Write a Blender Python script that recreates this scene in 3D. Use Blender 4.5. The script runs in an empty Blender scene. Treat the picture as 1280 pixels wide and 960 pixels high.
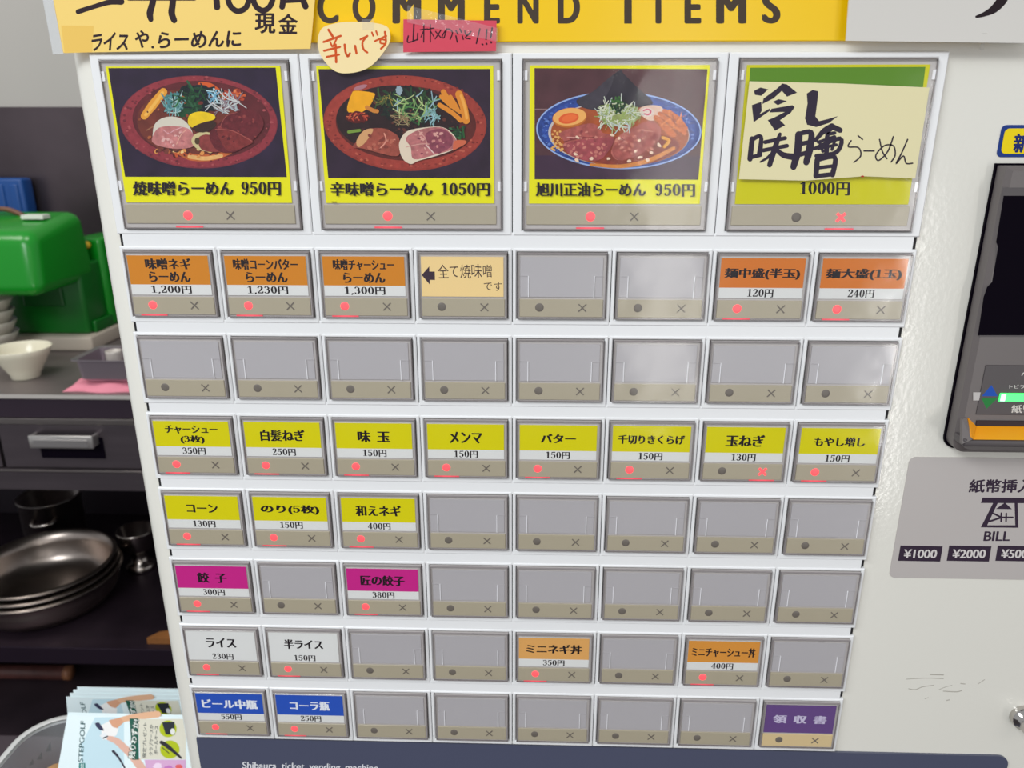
import bpy, bmesh, math, random
import numpy as np
from mathutils import Vector, Matrix

scene = bpy.context.scene
COL = scene.collection
random.seed(7)

# ------------------------------------------------------------------ camera, light, exposure
PIT = 0.045                                   # width of one small button cell (m)
ROTV = np.array([0.3173, 0.0298, 0.0047]); TRV = np.array([0.0029, -1.3599, 7.68]); FPX = 960.0
def _rot(w):
    th = np.linalg.norm(w); k = w / th
    K = np.array([[0, -k[2], k[1]], [k[2], 0, -k[0]], [-k[1], k[0], 0]])
    return np.eye(3) + math.sin(th) * K + (1 - math.cos(th)) * K @ K
_R = _rot(ROTV); _M = np.array([[1, 0, 0], [0, 0, -1], [0, 1, 0]])
RW = _R @ _M
CAM = _M.T @ (-_R.T @ TRV) * PIT
Z0 = 1.40 - CAM[2]; CAM[2] = 1.40             # Z0: height of the top of the first small-button row

cd = bpy.data.cameras.new('camera'); cam = bpy.data.objects.new('camera', cd); COL.objects.link(cam)
cd.sensor_width = 36; cd.lens = FPX / 1280 * 36; cd.clip_start = 0.01
mw = Matrix.Identity(4)
for i in range(3):
    mw[i][0] = RW[0][i]; mw[i][1] = -RW[1][i]; mw[i][2] = -RW[2][i]; mw[i][3] = CAM[i]
cam.matrix_world = mw
cd.dof.use_dof = True; cd.dof.focus_distance = 0.36; cd.dof.aperture_fstop = 18
scene.camera = cam

scene.view_settings.view_transform = 'Standard'; scene.view_settings.look = 'None'
scene.view_settings.gamma = 1; scene.view_settings.use_curve_mapping = False
scene.view_settings.exposure = 0.36

wd = bpy.data.worlds.new('room_light'); scene.world = wd; wd.use_nodes = True
wd.node_tree.nodes['Background'].inputs[0].default_value = (0.93, 0.96, 1.0, 1)
wd.node_tree.nodes['Background'].inputs[1].default_value = 0.37

def area(name, loc, target, sx, sy, radiance, col=(1, 1, 1)):
    l = bpy.data.lights.new(name, 'AREA'); l.shape = 'RECTANGLE'; l.size = sx; l.size_y = sy
    l.energy = radiance * math.pi * sx * sy; l.color = col
    o = bpy.data.objects.new(name, l); COL.objects.link(o); o.location = loc
    o.rotation_euler = (Vector(target) - Vector(loc)).to_track_quat('-Z', 'Y').to_euler()
    return o
area('ceiling_light', (-1.05, -1.2, 2.5), (-0.3, -0.1, 1.2), 1.3, 0.5, 10.5, (0.93, 0.98, 1.0))
area('ceiling_light', (0.9, -1.5, 2.6), (0.9, -1.0, 0.5), 1.2, 0.3, 2.0, (1.0, 0.94, 0.84))
for kx in (-1.75, -0.95): area('kitchen_light', (kx, 0.75, 2.55), (-1.3, 1.2, 0.9), 0.45, 0.35, 10.0, (1.0, 0.96, 0.90))
area('doorway_daylight', (0.58, -3.0, 1.1), (0.1, 0, 1.2), 0.22, 1.9, 4.0, (1.0, 0.97, 0.92))
area('doorway_daylight', (1.70, -3.0, 0.8), (0.2, 0, 1.2), 0.15, 1.5, 14.0, (1.0, 0.98, 0.95))

# ------------------------------------------------------------------ helpers
def lin(c):
    c = c / 255.0
    return c / 12.92 if c <= 0.04045 else ((c + 0.055) / 1.055) ** 2.4
MATS = {}
def mat(name, rgb, rough=0.5, metal=0.0, noise=0.0, nscale=60.0, bump=0.0, bscale=200.0, emit=0.0, coat=0.0, spec=0.5, stretch=None):
    if name in MATS: return MATS[name]
    m = bpy.data.materials.new(name); m.use_nodes = True; nt = m.node_tree
    b = nt.nodes['Principled BSDF']; c = tuple(lin(v) for v in rgb) + (1,)
    b.inputs['Base Color'].default_value = c; b.inputs['Roughness'].default_value = rough
    b.inputs['Metallic'].default_value = metal; b.inputs['Coat Weight'].default_value = coat
    b.inputs['Specular IOR Level'].default_value = spec
    if noise or bump:
        tc = nt.nodes.new('ShaderNodeTexCoord'); mp = nt.nodes.new('ShaderNodeMapping')
        nt.links.new(tc.outputs['Object'], mp.inputs[0])
        if stretch: mp.inputs['Scale'].default_value = stretch
    if noise:
        n = nt.nodes.new('ShaderNodeTexNoise'); n.inputs['Scale'].default_value = nscale; n.inputs['Detail'].default_value = 5
        nt.links.new(mp.outputs[0], n.inputs['Vector'])
        r = nt.nodes.new('ShaderNodeMapRange'); r.inputs['From Min'].default_value = 0.25; r.inputs['From Max'].default_value = 0.75
        r.inputs['To Min'].default_value = 1 - noise; r.inputs['To Max'].default_value = 1 + noise
        nt.links.new(n.outputs[0], r.inputs[0])
        mx = nt.nodes.new('ShaderNodeVectorMath'); mx.operation = 'SCALE'; mx.inputs[0].default_value = c[:3]
        nt.links.new(r.outputs[0], mx.inputs['Scale']); nt.links.new(mx.outputs[0], b.inputs['Base Color'])
    if bump:
        n2 = nt.nodes.new('ShaderNodeTexNoise'); n2.inputs['Scale'].default_value = bscale; n2.inputs['Detail'].default_value = 3
        nt.links.new(mp.outputs[0], n2.inputs['Vector'])
        bp = nt.nodes.new('ShaderNodeBump'); bp.inputs['Strength'].default_value = bump; bp.inputs['Distance'].default_value = 0.001
        nt.links.new(n2.outputs[0], bp.inputs['Height']); nt.links.new(bp.outputs[0], b.inputs['Normal'])
    if emit:
        b.inputs['Emission Color'].default_value = c; b.inputs['Emission Strength'].default_value = emit
    MATS[name] = m; return m
def ink(r, g, b, noise=0.0, nscale=500.0):
    return mat('ink_%d_%d_%d_%d_%d' % (r, g, b, noise * 100, nscale), (r, g, b), 0.6, 0, noise, nscale, spec=0.2)
def clear_mat(name, tint=(0.97, 0.97, 0.97), rough=0.05, bump=0.0, bscale=60, gain=1.0, ior=1.45, haze=0.0):
    if name in MATS: return MATS[name]
    m = bpy.data.materials.new(name); m.use_nodes = True; nt = m.node_tree
    for n in list(nt.nodes):
        if n.type == 'BSDF_PRINCIPLED': nt.nodes.remove(n)
    out = nt.nodes['Material Output']
    t = nt.nodes.new('ShaderNodeBsdfTransparent'); t.inputs[0].default_value = tint + (1,)
    g = nt.nodes.new('ShaderNodeBsdfGlossy'); g.inputs['Roughness'].default_value = rough; g.inputs[0].default_value = (gain, gain, gain, 1)
    f = nt.nodes.new('ShaderNodeFresnel'); f.inputs[0].default_value = ior
    mx = nt.nodes.new('ShaderNodeMixShader')
    ge = nt.nodes.new('ShaderNodeNewGeometry'); fr = nt.nodes.new('ShaderNodeMath'); fr.operation = 'SUBTRACT'; fr.use_clamp = True
    nt.links.new(f.outputs[0], fr.inputs[0])
    bk = nt.nodes.new('ShaderNodeMath'); bk.operation = 'MULTIPLY'; bk.inputs[1].default_value = 2.0
    nt.links.new(ge.outputs['Backfacing'], bk.inputs[0]); nt.links.new(bk.outputs[0], fr.inputs[1])
    nt.links.new(fr.outputs[0], mx.inputs[0]); nt.links.new(t.outputs[0], mx.inputs[1]); nt.links.new(g.outputs[0], mx.inputs[2])
    last = mx
    if haze:
        d = nt.nodes.new('ShaderNodeBsdfDiffuse'); d.inputs[0].default_value = (0.85, 0.87, 0.9, 1)
        m2 = nt.nodes.new('ShaderNodeMixShader'); m2.inputs[0].default_value = haze
        nt.links.new(mx.outputs[0], m2.inputs[1]); nt.links.new(d.outputs[0], m2.inputs[2]); last = m2
    nt.links.new(last.outputs[0], out.inputs[0])
    if bump:
        tc = nt.nodes.new('ShaderNodeTexCoord'); n2 = nt.nodes.new('ShaderNodeTexNoise'); n2.inputs['Scale'].default_value = bscale
        nt.links.new(tc.outputs['Object'], n2.inputs['Vector'])
        bp = nt.nodes.new('ShaderNodeBump'); bp.inputs['Strength'].default_value = bump; bp.inputs['Distance'].default_value = 0.002
        nt.links.new(n2.outputs[0], bp.inputs['Height'])
        nt.links.new(bp.outputs[0], g.inputs['Normal']); nt.links.new(bp.outputs[0], f.inputs['Normal'])
    MATS[name] = m; return m

WORLD = {}                                     # world origin of every object made here
def wloc(o): return WORLD.get(o.name, Vector((0, 0, 0))) if o else Vector((0, 0, 0))
def finish(o, parent, loc):
    COL.objects.link(o); WORLD[o.name] = Vector(loc)
    if parent: o.parent = parent
    o.location = Vector(loc) - wloc(parent)
    return o
def tag(o, label=None, cat=None, group=None, kind=None):
    if label: o['label'] = label
    if cat: o['category'] = cat
    if group: o['group'] = group
    if kind: o['kind'] = kind
    return o
def thing(name, loc, label, cat, group=None):
    return tag(finish(bpy.data.objects.new(name, None), None, loc), label, cat, group)

class MB:
    """collects geometry in world (or cell) coordinates; build() links it as ONE mesh object"""
    def __init__(s): s.v = []; s.f = []; s.m = []; s.sm = []; s.mats = []
    def mi(s, m):
        if m not in s.mats: s.mats.append(m)
        return s.mats.index(m)
    def add(s, verts, faces, m, smooth=False):
        k = len(s.v); s.v += [tuple(p) for p in verts]; i = s.mi(m)
        for f in faces: s.f.append([k + j for j in f]); s.m.append(i); s.sm.append(smooth)
    def bm(s, bm, m, smooth=False):
        bm.verts.index_update()
        s.add([v.co[:] for v in bm.verts], [[v.index for v in f.verts] for f in bm.faces], m, smooth); bm.free()
    def box(s, x0, x1, y0, y1, z0, z1, m, r=0.0, seg=2, xf=None):
        bm = bmesh.new(); bmesh.ops.create_cube(bm, size=1)
        for v in bm.verts:
            v.co = Vector(((x0 + x1) / 2 + v.co.x * (x1 - x0), (y0 + y1) / 2 + v.co.y * (y1 - y0), (z0 + z1) / 2 + v.co.z * (z1 - z0)))
        if xf:
            for v in bm.verts: v.co = Vector(xf(v.co))
        if r: bmesh.ops.bevel(bm, geom=list(bm.edges), offset=r, segments=seg, profile=0.5, affect='EDGES')
        s.bm(bm, m, bool(r) and seg > 2)
    def loops(s, loops, m, closed_ring=True, cap0=False, cap1=False, smooth=False):
        n = len(loops[0]); V = [p for l in loops for p in l]; F = []
        for a in range(len(loops) - 1):
            for j in range(n if closed_ring else n - 1):
                k = (j + 1) % n
                F.append([a * n + j, a * n + k, (a + 1) * n + k, (a + 1) * n + j])
        if cap0: F.append(list(range(n))[::-1])
        if cap1: F.append([(len(loops) - 1) * n + j for j in range(n)])
        s.add(V, F, m, smooth)
    def lathe(s, prof, c, m, seg=40, xf=None, smooth=True):
        L = []
        for r, z in prof:
            ring = []
            for j in range(seg):
                a = 2 * math.pi * j / seg
                p = Vector((r * math.cos(a), r * math.sin(a), z))
                if xf: p = xf @ p
                ring.append(Vector(c) + p)
            L.append(ring)
        s.loops(L, m, smooth=smooth)
    def tube(s, pts, r, m, seg=10, smooth=True):
        pts = [Vector(p) for p in pts]; L = []
        for i, p in enumerate(pts):
            d = (pts[min(i + 1, len(pts) - 1)] - pts[max(i - 1, 0)]).normalized()
            u = d.cross(Vector((0, 0, 1)) if abs(d.z) < 0.9 else Vector((1, 0, 0))).normalized(); w = d.cross(u)
            rr = r[i] if isinstance(r, (list, tuple)) else r
            L.append([p + (u * math.cos(2 * math.pi * j / seg) + w * math.sin(2 * math.pi * j / seg)) * rr for j in range(seg)])
        s.loops(L, m, cap0=True, cap1=True, smooth=smooth)
    def build(s, name, parent=None, loc=None, mesh=None):
        loc = Vector(loc) if loc is not None else wloc(parent)
        me = bpy.data.meshes.new(name)
        me.from_pydata([tuple(Vector(p) - loc) for p in s.v], [], s.f)
        for m in s.mats: me.materials.append(m)
        me.polygons.foreach_set('material_index', s.m); me.polygons.foreach_set('use_smooth', s.sm); me.update()
        return finish(bpy.data.objects.new(name, me), parent, loc)

def rect_frame(mb, loops, m):
    """loops: (x0, x1, z0, z1, y) rectangles joined one to the next (a mitred frame profile)"""
    mb.loops([[(a, y, c), (b, y, c), (b, y, d), (a, y, d)] for a, b, c, d, y in loops], m)

# ---- lettering
_tc = bpy.data.curves.new('type_sample', 'FONT'); _to = bpy.data.objects.new('type_sample', _tc); COL.objects.link(_to)
GL = {}
def glyph(ch):
    if ch in GL: return GL[ch]
    dg = bpy.context.evaluated_depsgraph_get()
    def ev(t):
        _tc.body = t; dg.update(); return bpy.data.meshes.new_from_object(_to.evaluated_get(dg))
    if ch == ' ': GL[ch] = (np.zeros((0, 3)), [], 0.5); return GL[ch]
    m2 = ev(ch + ch); w2 = max(v.co.x for v in m2.vertices)
    m1 = ev(ch); w1 = max(v.co.x for v in m1.vertices)
    GL[ch] = (np.array([v.co[:] for v in m1.vertices]), [list(p.vertices) for p in m1.polygons], w2 - w1)
    bpy.data.meshes.remove(m1); bpy.data.meshes.remove(m2)
    return GL[ch]
def font_done(): bpy.data.objects.remove(_to); bpy.data.curves.remove(_tc)

def _serif():
    G = {}
    def rib(V, F, pts, wid):
        P = [np.array(p, float) for p in pts]; Q = []; W = []
        if len(P) == 2: Q, W = P, list(wid)
        else:
            for i in range(len(P) - 1):
                p0, p1, p2, p3 = P[max(i - 1, 0)], P[i], P[i + 1], P[min(i + 2, len(P) - 1)]
                for t in np.linspace(0, 1, 6)[:-1]:
                    Q.append(0.5 * (2 * p1 + (p2 - p0) * t + (2 * p0 - 5 * p1 + 4 * p2 - p3) * t * t + (3 * p1 - p0 - 3 * p2 + p3) * t ** 3)); W.append(wid[i] * (1 - t) + wid[i + 1] * t)
            Q.append(P[-1]); W.append(wid[-1])
        k = len(V); n = len(Q); A = []; B = []
        for i, p in enumerate(Q):
            d = Q[min(i + 1, n - 1)] - Q[max(i - 1, 0)]; d = d / np.linalg.norm(d); m = np.array([-d[1], d[0]]); A.append(p + m * W[i] / 2); B.append(p - m * W[i] / 2)
        V += A + B; F += [[k + i, k + n + i, k + n + i + 1, k + i + 1] for i in range(n - 1)]
    def ring(V, F, cx, cy, rx, ry, ix, iy, n=28):
        k = len(V); an = [2 * math.pi * j / n for j in range(n)]
        V += [np.array((cx + rx * math.cos(a), cy + ry * math.sin(a))) for a in an] + [np.array((cx + ix * math.cos(a), cy + iy * math.sin(a))) for a in an]
        F += [[k + j, k + (j + 1) % n, k + n + (j + 1) % n, k + n + j] for j in range(n)]
    def g(ch, strokes, rings=()):
        V = []; F = []
        for p, w in strokes: rib(V, F, p, w)
        for r in rings: ring(V, F, *r)
        G[ch] = (np.array([[v[0], v[1], 0] for v in V]), F, .50)
    g('0', [], [(.24, .35, .21, .36, .085, .325)])
    g('1', [([(.26, .0), (.26, .70)], (.12, .12)), ([(.08, .58), (.25, .69)], (.03, .06)), ([(.08, .018), (.44, .018)], (.036, .036))])
    g('2', [([(.09, .53), (.12, .64), (.23, .69), (.36, .60), (.34, .44), (.20, .24), (.05, .05)], (.10, .07, .04, .11, .11, .06, .03)), ([(.05, .05), (.42, .05)], (.10, .10)), ([(.41, .08), (.44, .20)], (.06, .03))])
    g('3', [([(.09, .56), (.13, .66), (.23, .69), (.35, .56), (.32, .42), (.18, .375)], (.10, .06, .04, .11, .09, .03)), ([(.18, .375), (.34, .33), (.38, .18), (.27, .02), (.13, .02), (.08, .14)], (.03, .09, .13, .05, .05, .10))])
    g('4', [([(.32, .0), (.32, .70)], (.11, .11)), ([(.30, .69), (.03, .20)], (.04, .04)), ([(.02, .20), (.47, .20)], (.05, .05)), ([(.2, .018), (.45, .018)], (.036, .036))])
    g('5', [([(.10, .64), (.41, .655)], (.08, .10)), ([(.115, .68), (.09, .36)], (.04, .04)), ([(.09, .37), (.20, .43), (.34, .36), (.37, .20), (.27, .02), (.13, .02), (.08, .14)], (.03, .05, .10, .13, .05, .05, .10))])
    six = [([(.37, .58), (.32, .67), (.23, .69), (.13, .52), (.115, .22)], (.10, .06, .04, .10, .11))]
    g('6', six, [(.24, .21, .19, .22, .08, .19)])
    g('9', [([(.48 - x, .70 - y) for x, y in p], w) for p, w in six], [(.24, .49, .19, .22, .08, .19)])
    g('8', [], [(.24, .525, .16, .18, .065, .15), (.24, .19, .20, .205, .085, .175)])
    g(',', [([(.13, .08), (.14, .0), (.07, -.10)], (.10, .10, .02))]); G[','] = G[','][:2] + (.25,)
    for k in G: v = G[k][0].copy(); v[:, 0] *= 1.22; v[:, 1] *= 1.12; G[k] = (v, G[k][1], G[k][2] * 1.22)
    return G
SERIF = _serif()
class Flat:
    """printing on a flat face: fn(a, b) -> point of the face (b runs down), N the outward normal"""
    def __init__(s, mb, fn, N=(0, -1, 0), step=0.000006): s.mb = mb; s.fn = fn; s.N = Vector(N); s.k = 2; s.step = step; s.e = 0.0
    def up(s, k=1): s.k += k
    def pt(s, a, b): return Vector(s.fn(a, b)) + s.N * (s.k * s.step + s.e)
    def nx(s): s.e += 4e-7
    soft = False
    def poly(s, pts, m):
        if s.soft and len(pts) > 4:
            P = [np.array(p, float) for p in pts]; n = len(P); Q = []
            for i in range(n):
                p0, p1, p2, p3 = P[i - 1], P[i], P[(i + 1) % n], P[(i + 2) % n]
                for t in (0, .25, .5, .75): Q.append(tuple(0.5 * (2 * p1 + (p2 - p0) * t + (2 * p0 - 5 * p1 + 4 * p2 - p3) * t * t + (3 * p1 - p0 - 3 * p2 + p3) * t ** 3)))
            pts = Q
        s.nx(); s.mb.add([s.pt(*p) for p in pts][::-1], [list(range(len(pts)))], m)
    def rect(s, a0, b0, a1, b1, m): s.poly([(a0, b0), (a1, b0), (a1, b1), (a0, b1)], m)
    def ell(s, cx, cy, rx, ry, m, rot=0.0, n=40, jit=0.0):
        c, d = math.cos(rot), math.sin(rot); P = []
        for j in range(n):
            t = 2 * math.pi * j / n; k = 1 + jit * (random.random() - 0.5)
            x, y = rx * k * math.cos(t), ry * k * math.sin(t); P.append((cx + x * c - y * d, cy + x * d + y * c))
        s.poly(P, m)
    def ribbon(s, pts, w, m, smooth=True, asp=1.0):
        P = [np.array(p, float) for p in pts]
        W = list(w) if isinstance(w, (list, tuple)) else [w] * len(P)
        if smooth and len(P) > 2:
            Q = []; V = []
            for i in range(len(P) - 1):
                p0, p1, p2, p3 = P[max(i - 1, 0)], P[i], P[i + 1], P[min(i + 2, len(P) - 1)]
                for t in np.linspace(0, 1, 6)[:-1]:
                    Q.append(0.5 * (2 * p1 + (p2 - p0) * t + (2 * p0 - 5 * p1 + 4 * p2 - p3) * t * t + (3 * p1 - p0 - 3 * p2 + p3) * t ** 3))
                    V.append(W[i] * (1 - t) + W[i + 1] * t)
            Q.append(P[-1]); V.append(W[-1]); P, W = Q, V
        A = []; B = []; s.nx()
        for i, p in enumerate(P):
            d = P[min(i + 1, len(P) - 1)] - P[max(i - 1, 0)]; d = d / (np.linalg.norm(d) + 1e-9); nrm = np.array([-d[1], d[0]])
            A.append(s.pt(*(p + nrm * W[i] / 2))); B.append(s.pt(*(p - nrm * W[i] / 2)))
        n = len(A)
        s.mb.add(A + B, [[i, i + 1, n + i + 1, n + i] for i in range(n - 1)], m)
        for p, ww in ((P[0], W[0]), (P[-1], W[-1])):
            if ww > 0: s.ell(p[0], p[1], ww / 2, ww / 2 * asp, m, n=10)
    def text(s, txt, cx, cy, w, h, m, bx=0.0, by=0.0, shear=0.0, rot=0.0, jit=0.0, serif=False):
        V = []; F = []; x = 0.0
        for ch in txt:
            srf = serif and ch in SERIF
            g, f, adv = SERIF[ch] if srf else glyph(ch)
            if len(g):
                q = g[:, :2].copy()
                if jit:
                    a = random.uniform(-jit, jit); k = 1 + random.uniform(-jit, jit); c0 = q.mean(0)
                    q = (q - c0) @ np.array([[math.cos(a), -math.sin(a)], [math.sin(a), math.cos(a)]]) * k + c0 + np.array([0, random.uniform(-jit, jit) * 0.4])
                q[:, 0] += x
                for dx, dy in ([(0, 0)] if not (bx or by) else [(-bx * .45, 0), (bx * .45, 0)] if srf else [(-bx, 0), (bx, 0)] + ([(0, by), (0, -by), (-bx * .7, by * .7), (bx * .7, by * .7), (-bx * .7, -by * .7), (bx * .7, -by * .7)] if by else [(0, 0)])):
                    V.append(q + np.array([dx, dy])); F.append(f)
            x += adv
        CN = [len(v) for v in V]; V = np.vstack(V); lo = V.min(0); hi = V.max(0); V = V - (lo + hi) / 2
        sx = w / (hi[0] - lo[0]) if w else h / (hi[1] - lo[1]); sy = h / (hi[1] - lo[1]) if h else sx
        V = V * np.array([sx, sy]); V[:, 0] += shear * V[:, 1]
        c, d = math.cos(rot), math.sin(rot)
        k0 = 0
        for n, f in zip(CN, F):
            s.nx(); s.mb.add([s.pt(cx + p[0] * c - p[1] * d, cy - (p[0] * d + p[1] * c)) for p in V[k0:k0 + n]], f, m); k0 += n

def ray(x, y): return RW.T @ np.array([(x - 640) / FPX, (y - 480) / FPX, 1.0])
def at_y(x, y, Y):
    d = ray(x, y); return Vector(CAM + d * (Y - CAM[1]) / d[1])
def at_z(x, y, Z):
    d = ray(x, y); return Vector(CAM + d * (Z - CAM[2]) / d[2])
def zoomed(x0, y0, k, Y): return lambda a, b: at_y(x0 + a / k, y0 + b / k, Y)     # measured crop -> machine face
def hom(quad):
    """quad of measured corners (tl, tr, br, bl) -> unit card coordinates"""
    A = []; B = []
    for (x, y), (u, v) in zip(quad, [(0, 0), (1, 0), (1, 1), (0, 1)]):
        A += [[x, y, 1, 0, 0, 0, -u * x, -u * y], [0, 0, 0, x, y, 1, -v * x, -v * y]]; B += [u, v]
    h = np.linalg.solve(np.array(A, float), np.array(B, float))
    return lambda x, y: ((h[0] * x + h[1] * y + h[2]) / (h[6] * x + h[7] * y + 1), (h[3] * x + h[4] * y + h[5]) / (h[6] * x + h[7] * y + 1))

# ------------------------------------------------------------------ materials
WHITE = mat('white_plastic', (240, 240, 241), 0.32)
PAINT = mat('cabinet_paint', (230, 227, 218), 0.13, bump=0.06, bscale=420)
DARK = mat('dark_gap', (22, 20, 24), 0.6)
RIM = mat('smoked_clear_rim', (140, 133, 133), 0.12)
BACK = mat('cap_backing', (190, 184, 182), 0.3)
PLATE = mat('grey_blank', (183, 179, 182), 0.30)
STRIP = mat('beige_strip', (178, 168, 146), 0.35)
STRIPW = mat('cream_strip', (222, 197, 150), 0.4)
CLIP = mat('clear_clip', (244, 243, 246), 0.1)
MARK = mat('grey_mark', (112, 104, 96), 0.45)
LIT = mat('red_led', (255, 74, 80), 0.4, emit=0.9)
GLOW = [mat('red_glow_%d' % i, (255, 88, 104), 0.4, emit=e) for i, e in enumerate((0.26, 0.13, 0.05))]  # fading emission stands in for the soft red spill on the lower rim
PANE = clear_mat('clear_cap', (1.0, 1.0, 1.0), rough=.11, bump=.2, bscale=40)
BLACK = ink(30, 22, 28)
STEEL = mat('brushed_steel', (168, 160, 156), 0.3, metal=1.0, noise=0.08, nscale=30, stretch=(1, 12, 12))
DSTEEL = mat('dark_steel', (104, 95, 100), 0.4, metal=0.75, noise=0.12, nscale=14, stretch=(0.4, 4, 4))

# ------------------------------------------------------------------ setting
def struct(name, mb): return tag(mb.build(name), kind='structure')
b = MB(); b.box(-3.2, 1.6, 1.80, 1.86, 0, 2.7, mat('grey_wall', (178, 175, 170), 0.7)); struct('wall_back', b)
b = MB(); b.box(-3.2, 1.6, 1.785, 1.80, 0.92, 1.463, mat('backsplash_steel', (92, 82, 86), 0.33, metal=0.85, noise=0.35, nscale=3.2, bump=0.25, bscale=5)); struct('trim_1', b)
b = MB(); b.box(-3.2, 2.6, -3.4, 1.86, -0.05, 0, mat('dark_floor', (52, 42, 48), 0.45, noise=0.25, nscale=12)); struct('floor', b)

# ------------------------------------------------------------------ ticket vending machine
def px(X): return X * PIT
def pz(v): return Z0 - v * PIT
RP, CH = 0.8984, 0.7905                        # row pitch and cell height, in cell widths
machine = thing('ticket_vending_machine', (0.083, 0.0025, 0), 'large white ticket vending machine with rows of ramen menu buttons', 'vending machine')
b = MB()
b.box(-0.193, 0.360, 0.0025, 0.26, 0.0, 1.60, PAINT, 0.013, 5)
fl = Flat(b, zoomed(1060, 700, 3.691, 0.0025))
SC = ink(176, 170, 160)
for pts, w in [([(268, 550), (330, 546), (380, 545), (440, 548)], 3), ([(280, 594), (310, 598), (345, 585), (395, 578)], 3.5), ([(440, 605), (500, 608), (525, 602)], 4),
               ([(420, 598), (450, 586), (480, 578)], 2.5), ([(520, 570), (540, 572)], 4), ([(600, 572), (630, 552)], 3), ([(455, 648), (468, 645)], 4), ([(355, 640), (370, 635)], 3), ([(380, 528), (440, 530)], 5)]:
    fl.ribbon(pts, w, SC)
b.build('cabinet', machine)

b = MB(); b.box(px(-3.992), px(3.992), 0.0021, 0.0026, pz(6 * RP + CH - .05), pz(-1.76), DARK); b.build('button_panel', machine)
for k in range(7):                             # white rails between the rows
    v0 = (-0.1213 if k == 0 else (k - 1) * RP + CH) - 0.03; v1 = k * RP + 0.03
    b = MB(); b.box(px(-3.950), px(3.950), 0.0004, 0.0023, pz(v1), pz(v0), WHITE, 0.0003); b.build('rail', machine)

# header and kick panels
b = MB(); HDR = mat('header_yellow', (250, 203, 8), 0.25)
x0, x1 = px(-2.6), px(4.4); b.box(x0, x1, 0.0008, 0.0026, pz(-1.893), pz(-3.6), HDR, 0.0004)
fl = Flat(b, lambda a, c: at_y(a, c, 0.0008)); INKH = ink(74, 62, 52)
for ch, cx, w in [('R', 318, 26), ('E', 366, 22), ('C', 410, 27), ('O', 455, 29), ('M', 508.5, 36), ('M', 564, 34), ('E', 615, 20), ('N', 660, 27), ('D', 711, 28), ('I', 785, 9.5), ('T', 823, 25), ('E', 866, 21), ('M', 914, 38), ('S', 964, 23)]:
    fl.text(ch, cx, 9, w, 41, INKH, bx=0.05 if ch != 'I' else 0.0, by=0.02 if ch != 'I' else 0)
b.build('header_panel', machine)

b = MB(); KICK = mat('kick_slate', (80, 84, 106), 0.16, coat=0.4)
zt, zb, xl, xr, rr = pz(6.215), 0.12, px(-4.02), px(6.14), 0.006
prof = [(xl, zt)] + [(xl, zb), (xr, zb)] + [(xr - rr + rr * math.cos(t), zt - rr + rr * math.sin(t)) for t in np.linspace(0, math.pi / 2, 8)]
b.loops([[(x, y, z) for x, z in prof] for y in (0.0026, 0.0012)], KICK, cap0=True, cap1=True)
fl = Flat(b, lambda a, c: at_y(a, c, 0.0012))
fl.text('Shibaura ticket vending machine', 388, 959.5, 170, 11.5, ink(225, 226, 230), bx=0.02, by=0.01, rot=-0.02)
b.build('kick_panel', machine)

# ---- menu buttons
def cell(row, col):                            # world position of the cell's top left corner
    return (px(-4 + 2 * col), 0.0, pz(-1.7999)) if row == 0 else (px(-4 + col), 0.0, pz((row - 1) * RP))
DIM = {True: (2 * PIT, 1.6786 * PIT, dict(rim=(.052, .948, .036, .966), win=(.0575, .9425, .041, .957), card=(.082, .912, .066, .812), strip=(.070, .922, .823, .934), lamp=(.384, .886, .0021), cross=(.598, .886, .0025))),
       False: (PIT, CH * PIT, dict(rim=(.050, .950, .055, .912), win=(.060, .940, .067, .900), card=(.080, .912, .110, .622), strip=(.074, .924, .650, .884), lamp=(.278, .757, .0020), cross=(.715, .760, .0025)))}
SHARED = {}
def rect_of(big, key):
    w, h, d = DIM[big]; u0, u1, v0, v1 = d[key]; return u0 * w, u1 * w, -v1 * h, -v0 * h       # x0, x1, z0, z1
def ins(r, t): return r[0] + t, r[1] - t, r[2] + t, r[3] - t
def shared(key, fn):
    if key not in SHARED:
        o = fn(); SHARED[key] = o.data; n = o.name; bpy.data.objects.remove(o); WORLD.pop(n, None)
    return SHARED[key]
def put(name, key, fn, parent):
    me = shared(key, fn); return finish(bpy.data.objects.new(name, me), parent, wloc(parent))
def mk_bezel(big):
    w, h, d = DIM[big]; o = (0.0002, w - 0.0002, -h, 0.0); r = ins(rect_of(big, 'rim'), -0.0003); b = MB(); c = 0.0005
    rect_frame(b, [o + (0.0024,), o + (c,), ins(o, c) + (0.0,), ins(r, -c) + (0.0,), r + (c,), r + (0.0024,)], WHITE)
    return b.build('menu_button')
def mk_ring(big):
    r = rect_of(big, 'rim'); q = rect_of(big, 'win'); b = MB()
    rect_frame(b, [r + (0.0022,), r + (-0.0010,), ins(r, 0.0004) + (-0.0015,), ins(q, -0.0002) + (-0.0015,), q + (-0.0012,), q + (0.0008,)], RIM)
    b.box(r[0], r[1], -0.0006, 0.0010, r[2], r[3], BACK)
    if big:
        for x in (q[0] - .0004, q[1] - .0012):
            for f0, f1 in ((.06, .115), (.70, .76)):
                zt = r[3] - f0 * (r[3] - r[2]); zb = r[3] - f1 * (r[3] - r[2]); b.box(x, x + .0016, -0.0012, -0.0005, zb, zt, CLIP)
    return b.build('cap_frame')
def mk_pane(big):
    q = ins(rect_of(big, 'rim'), 0.0003); b = MB(); b.box(q[0], q[1], -0.0021, -0.00155, q[2], q[3], PANE, 0.0002, 1); return b.build('clear_cap')
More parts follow.
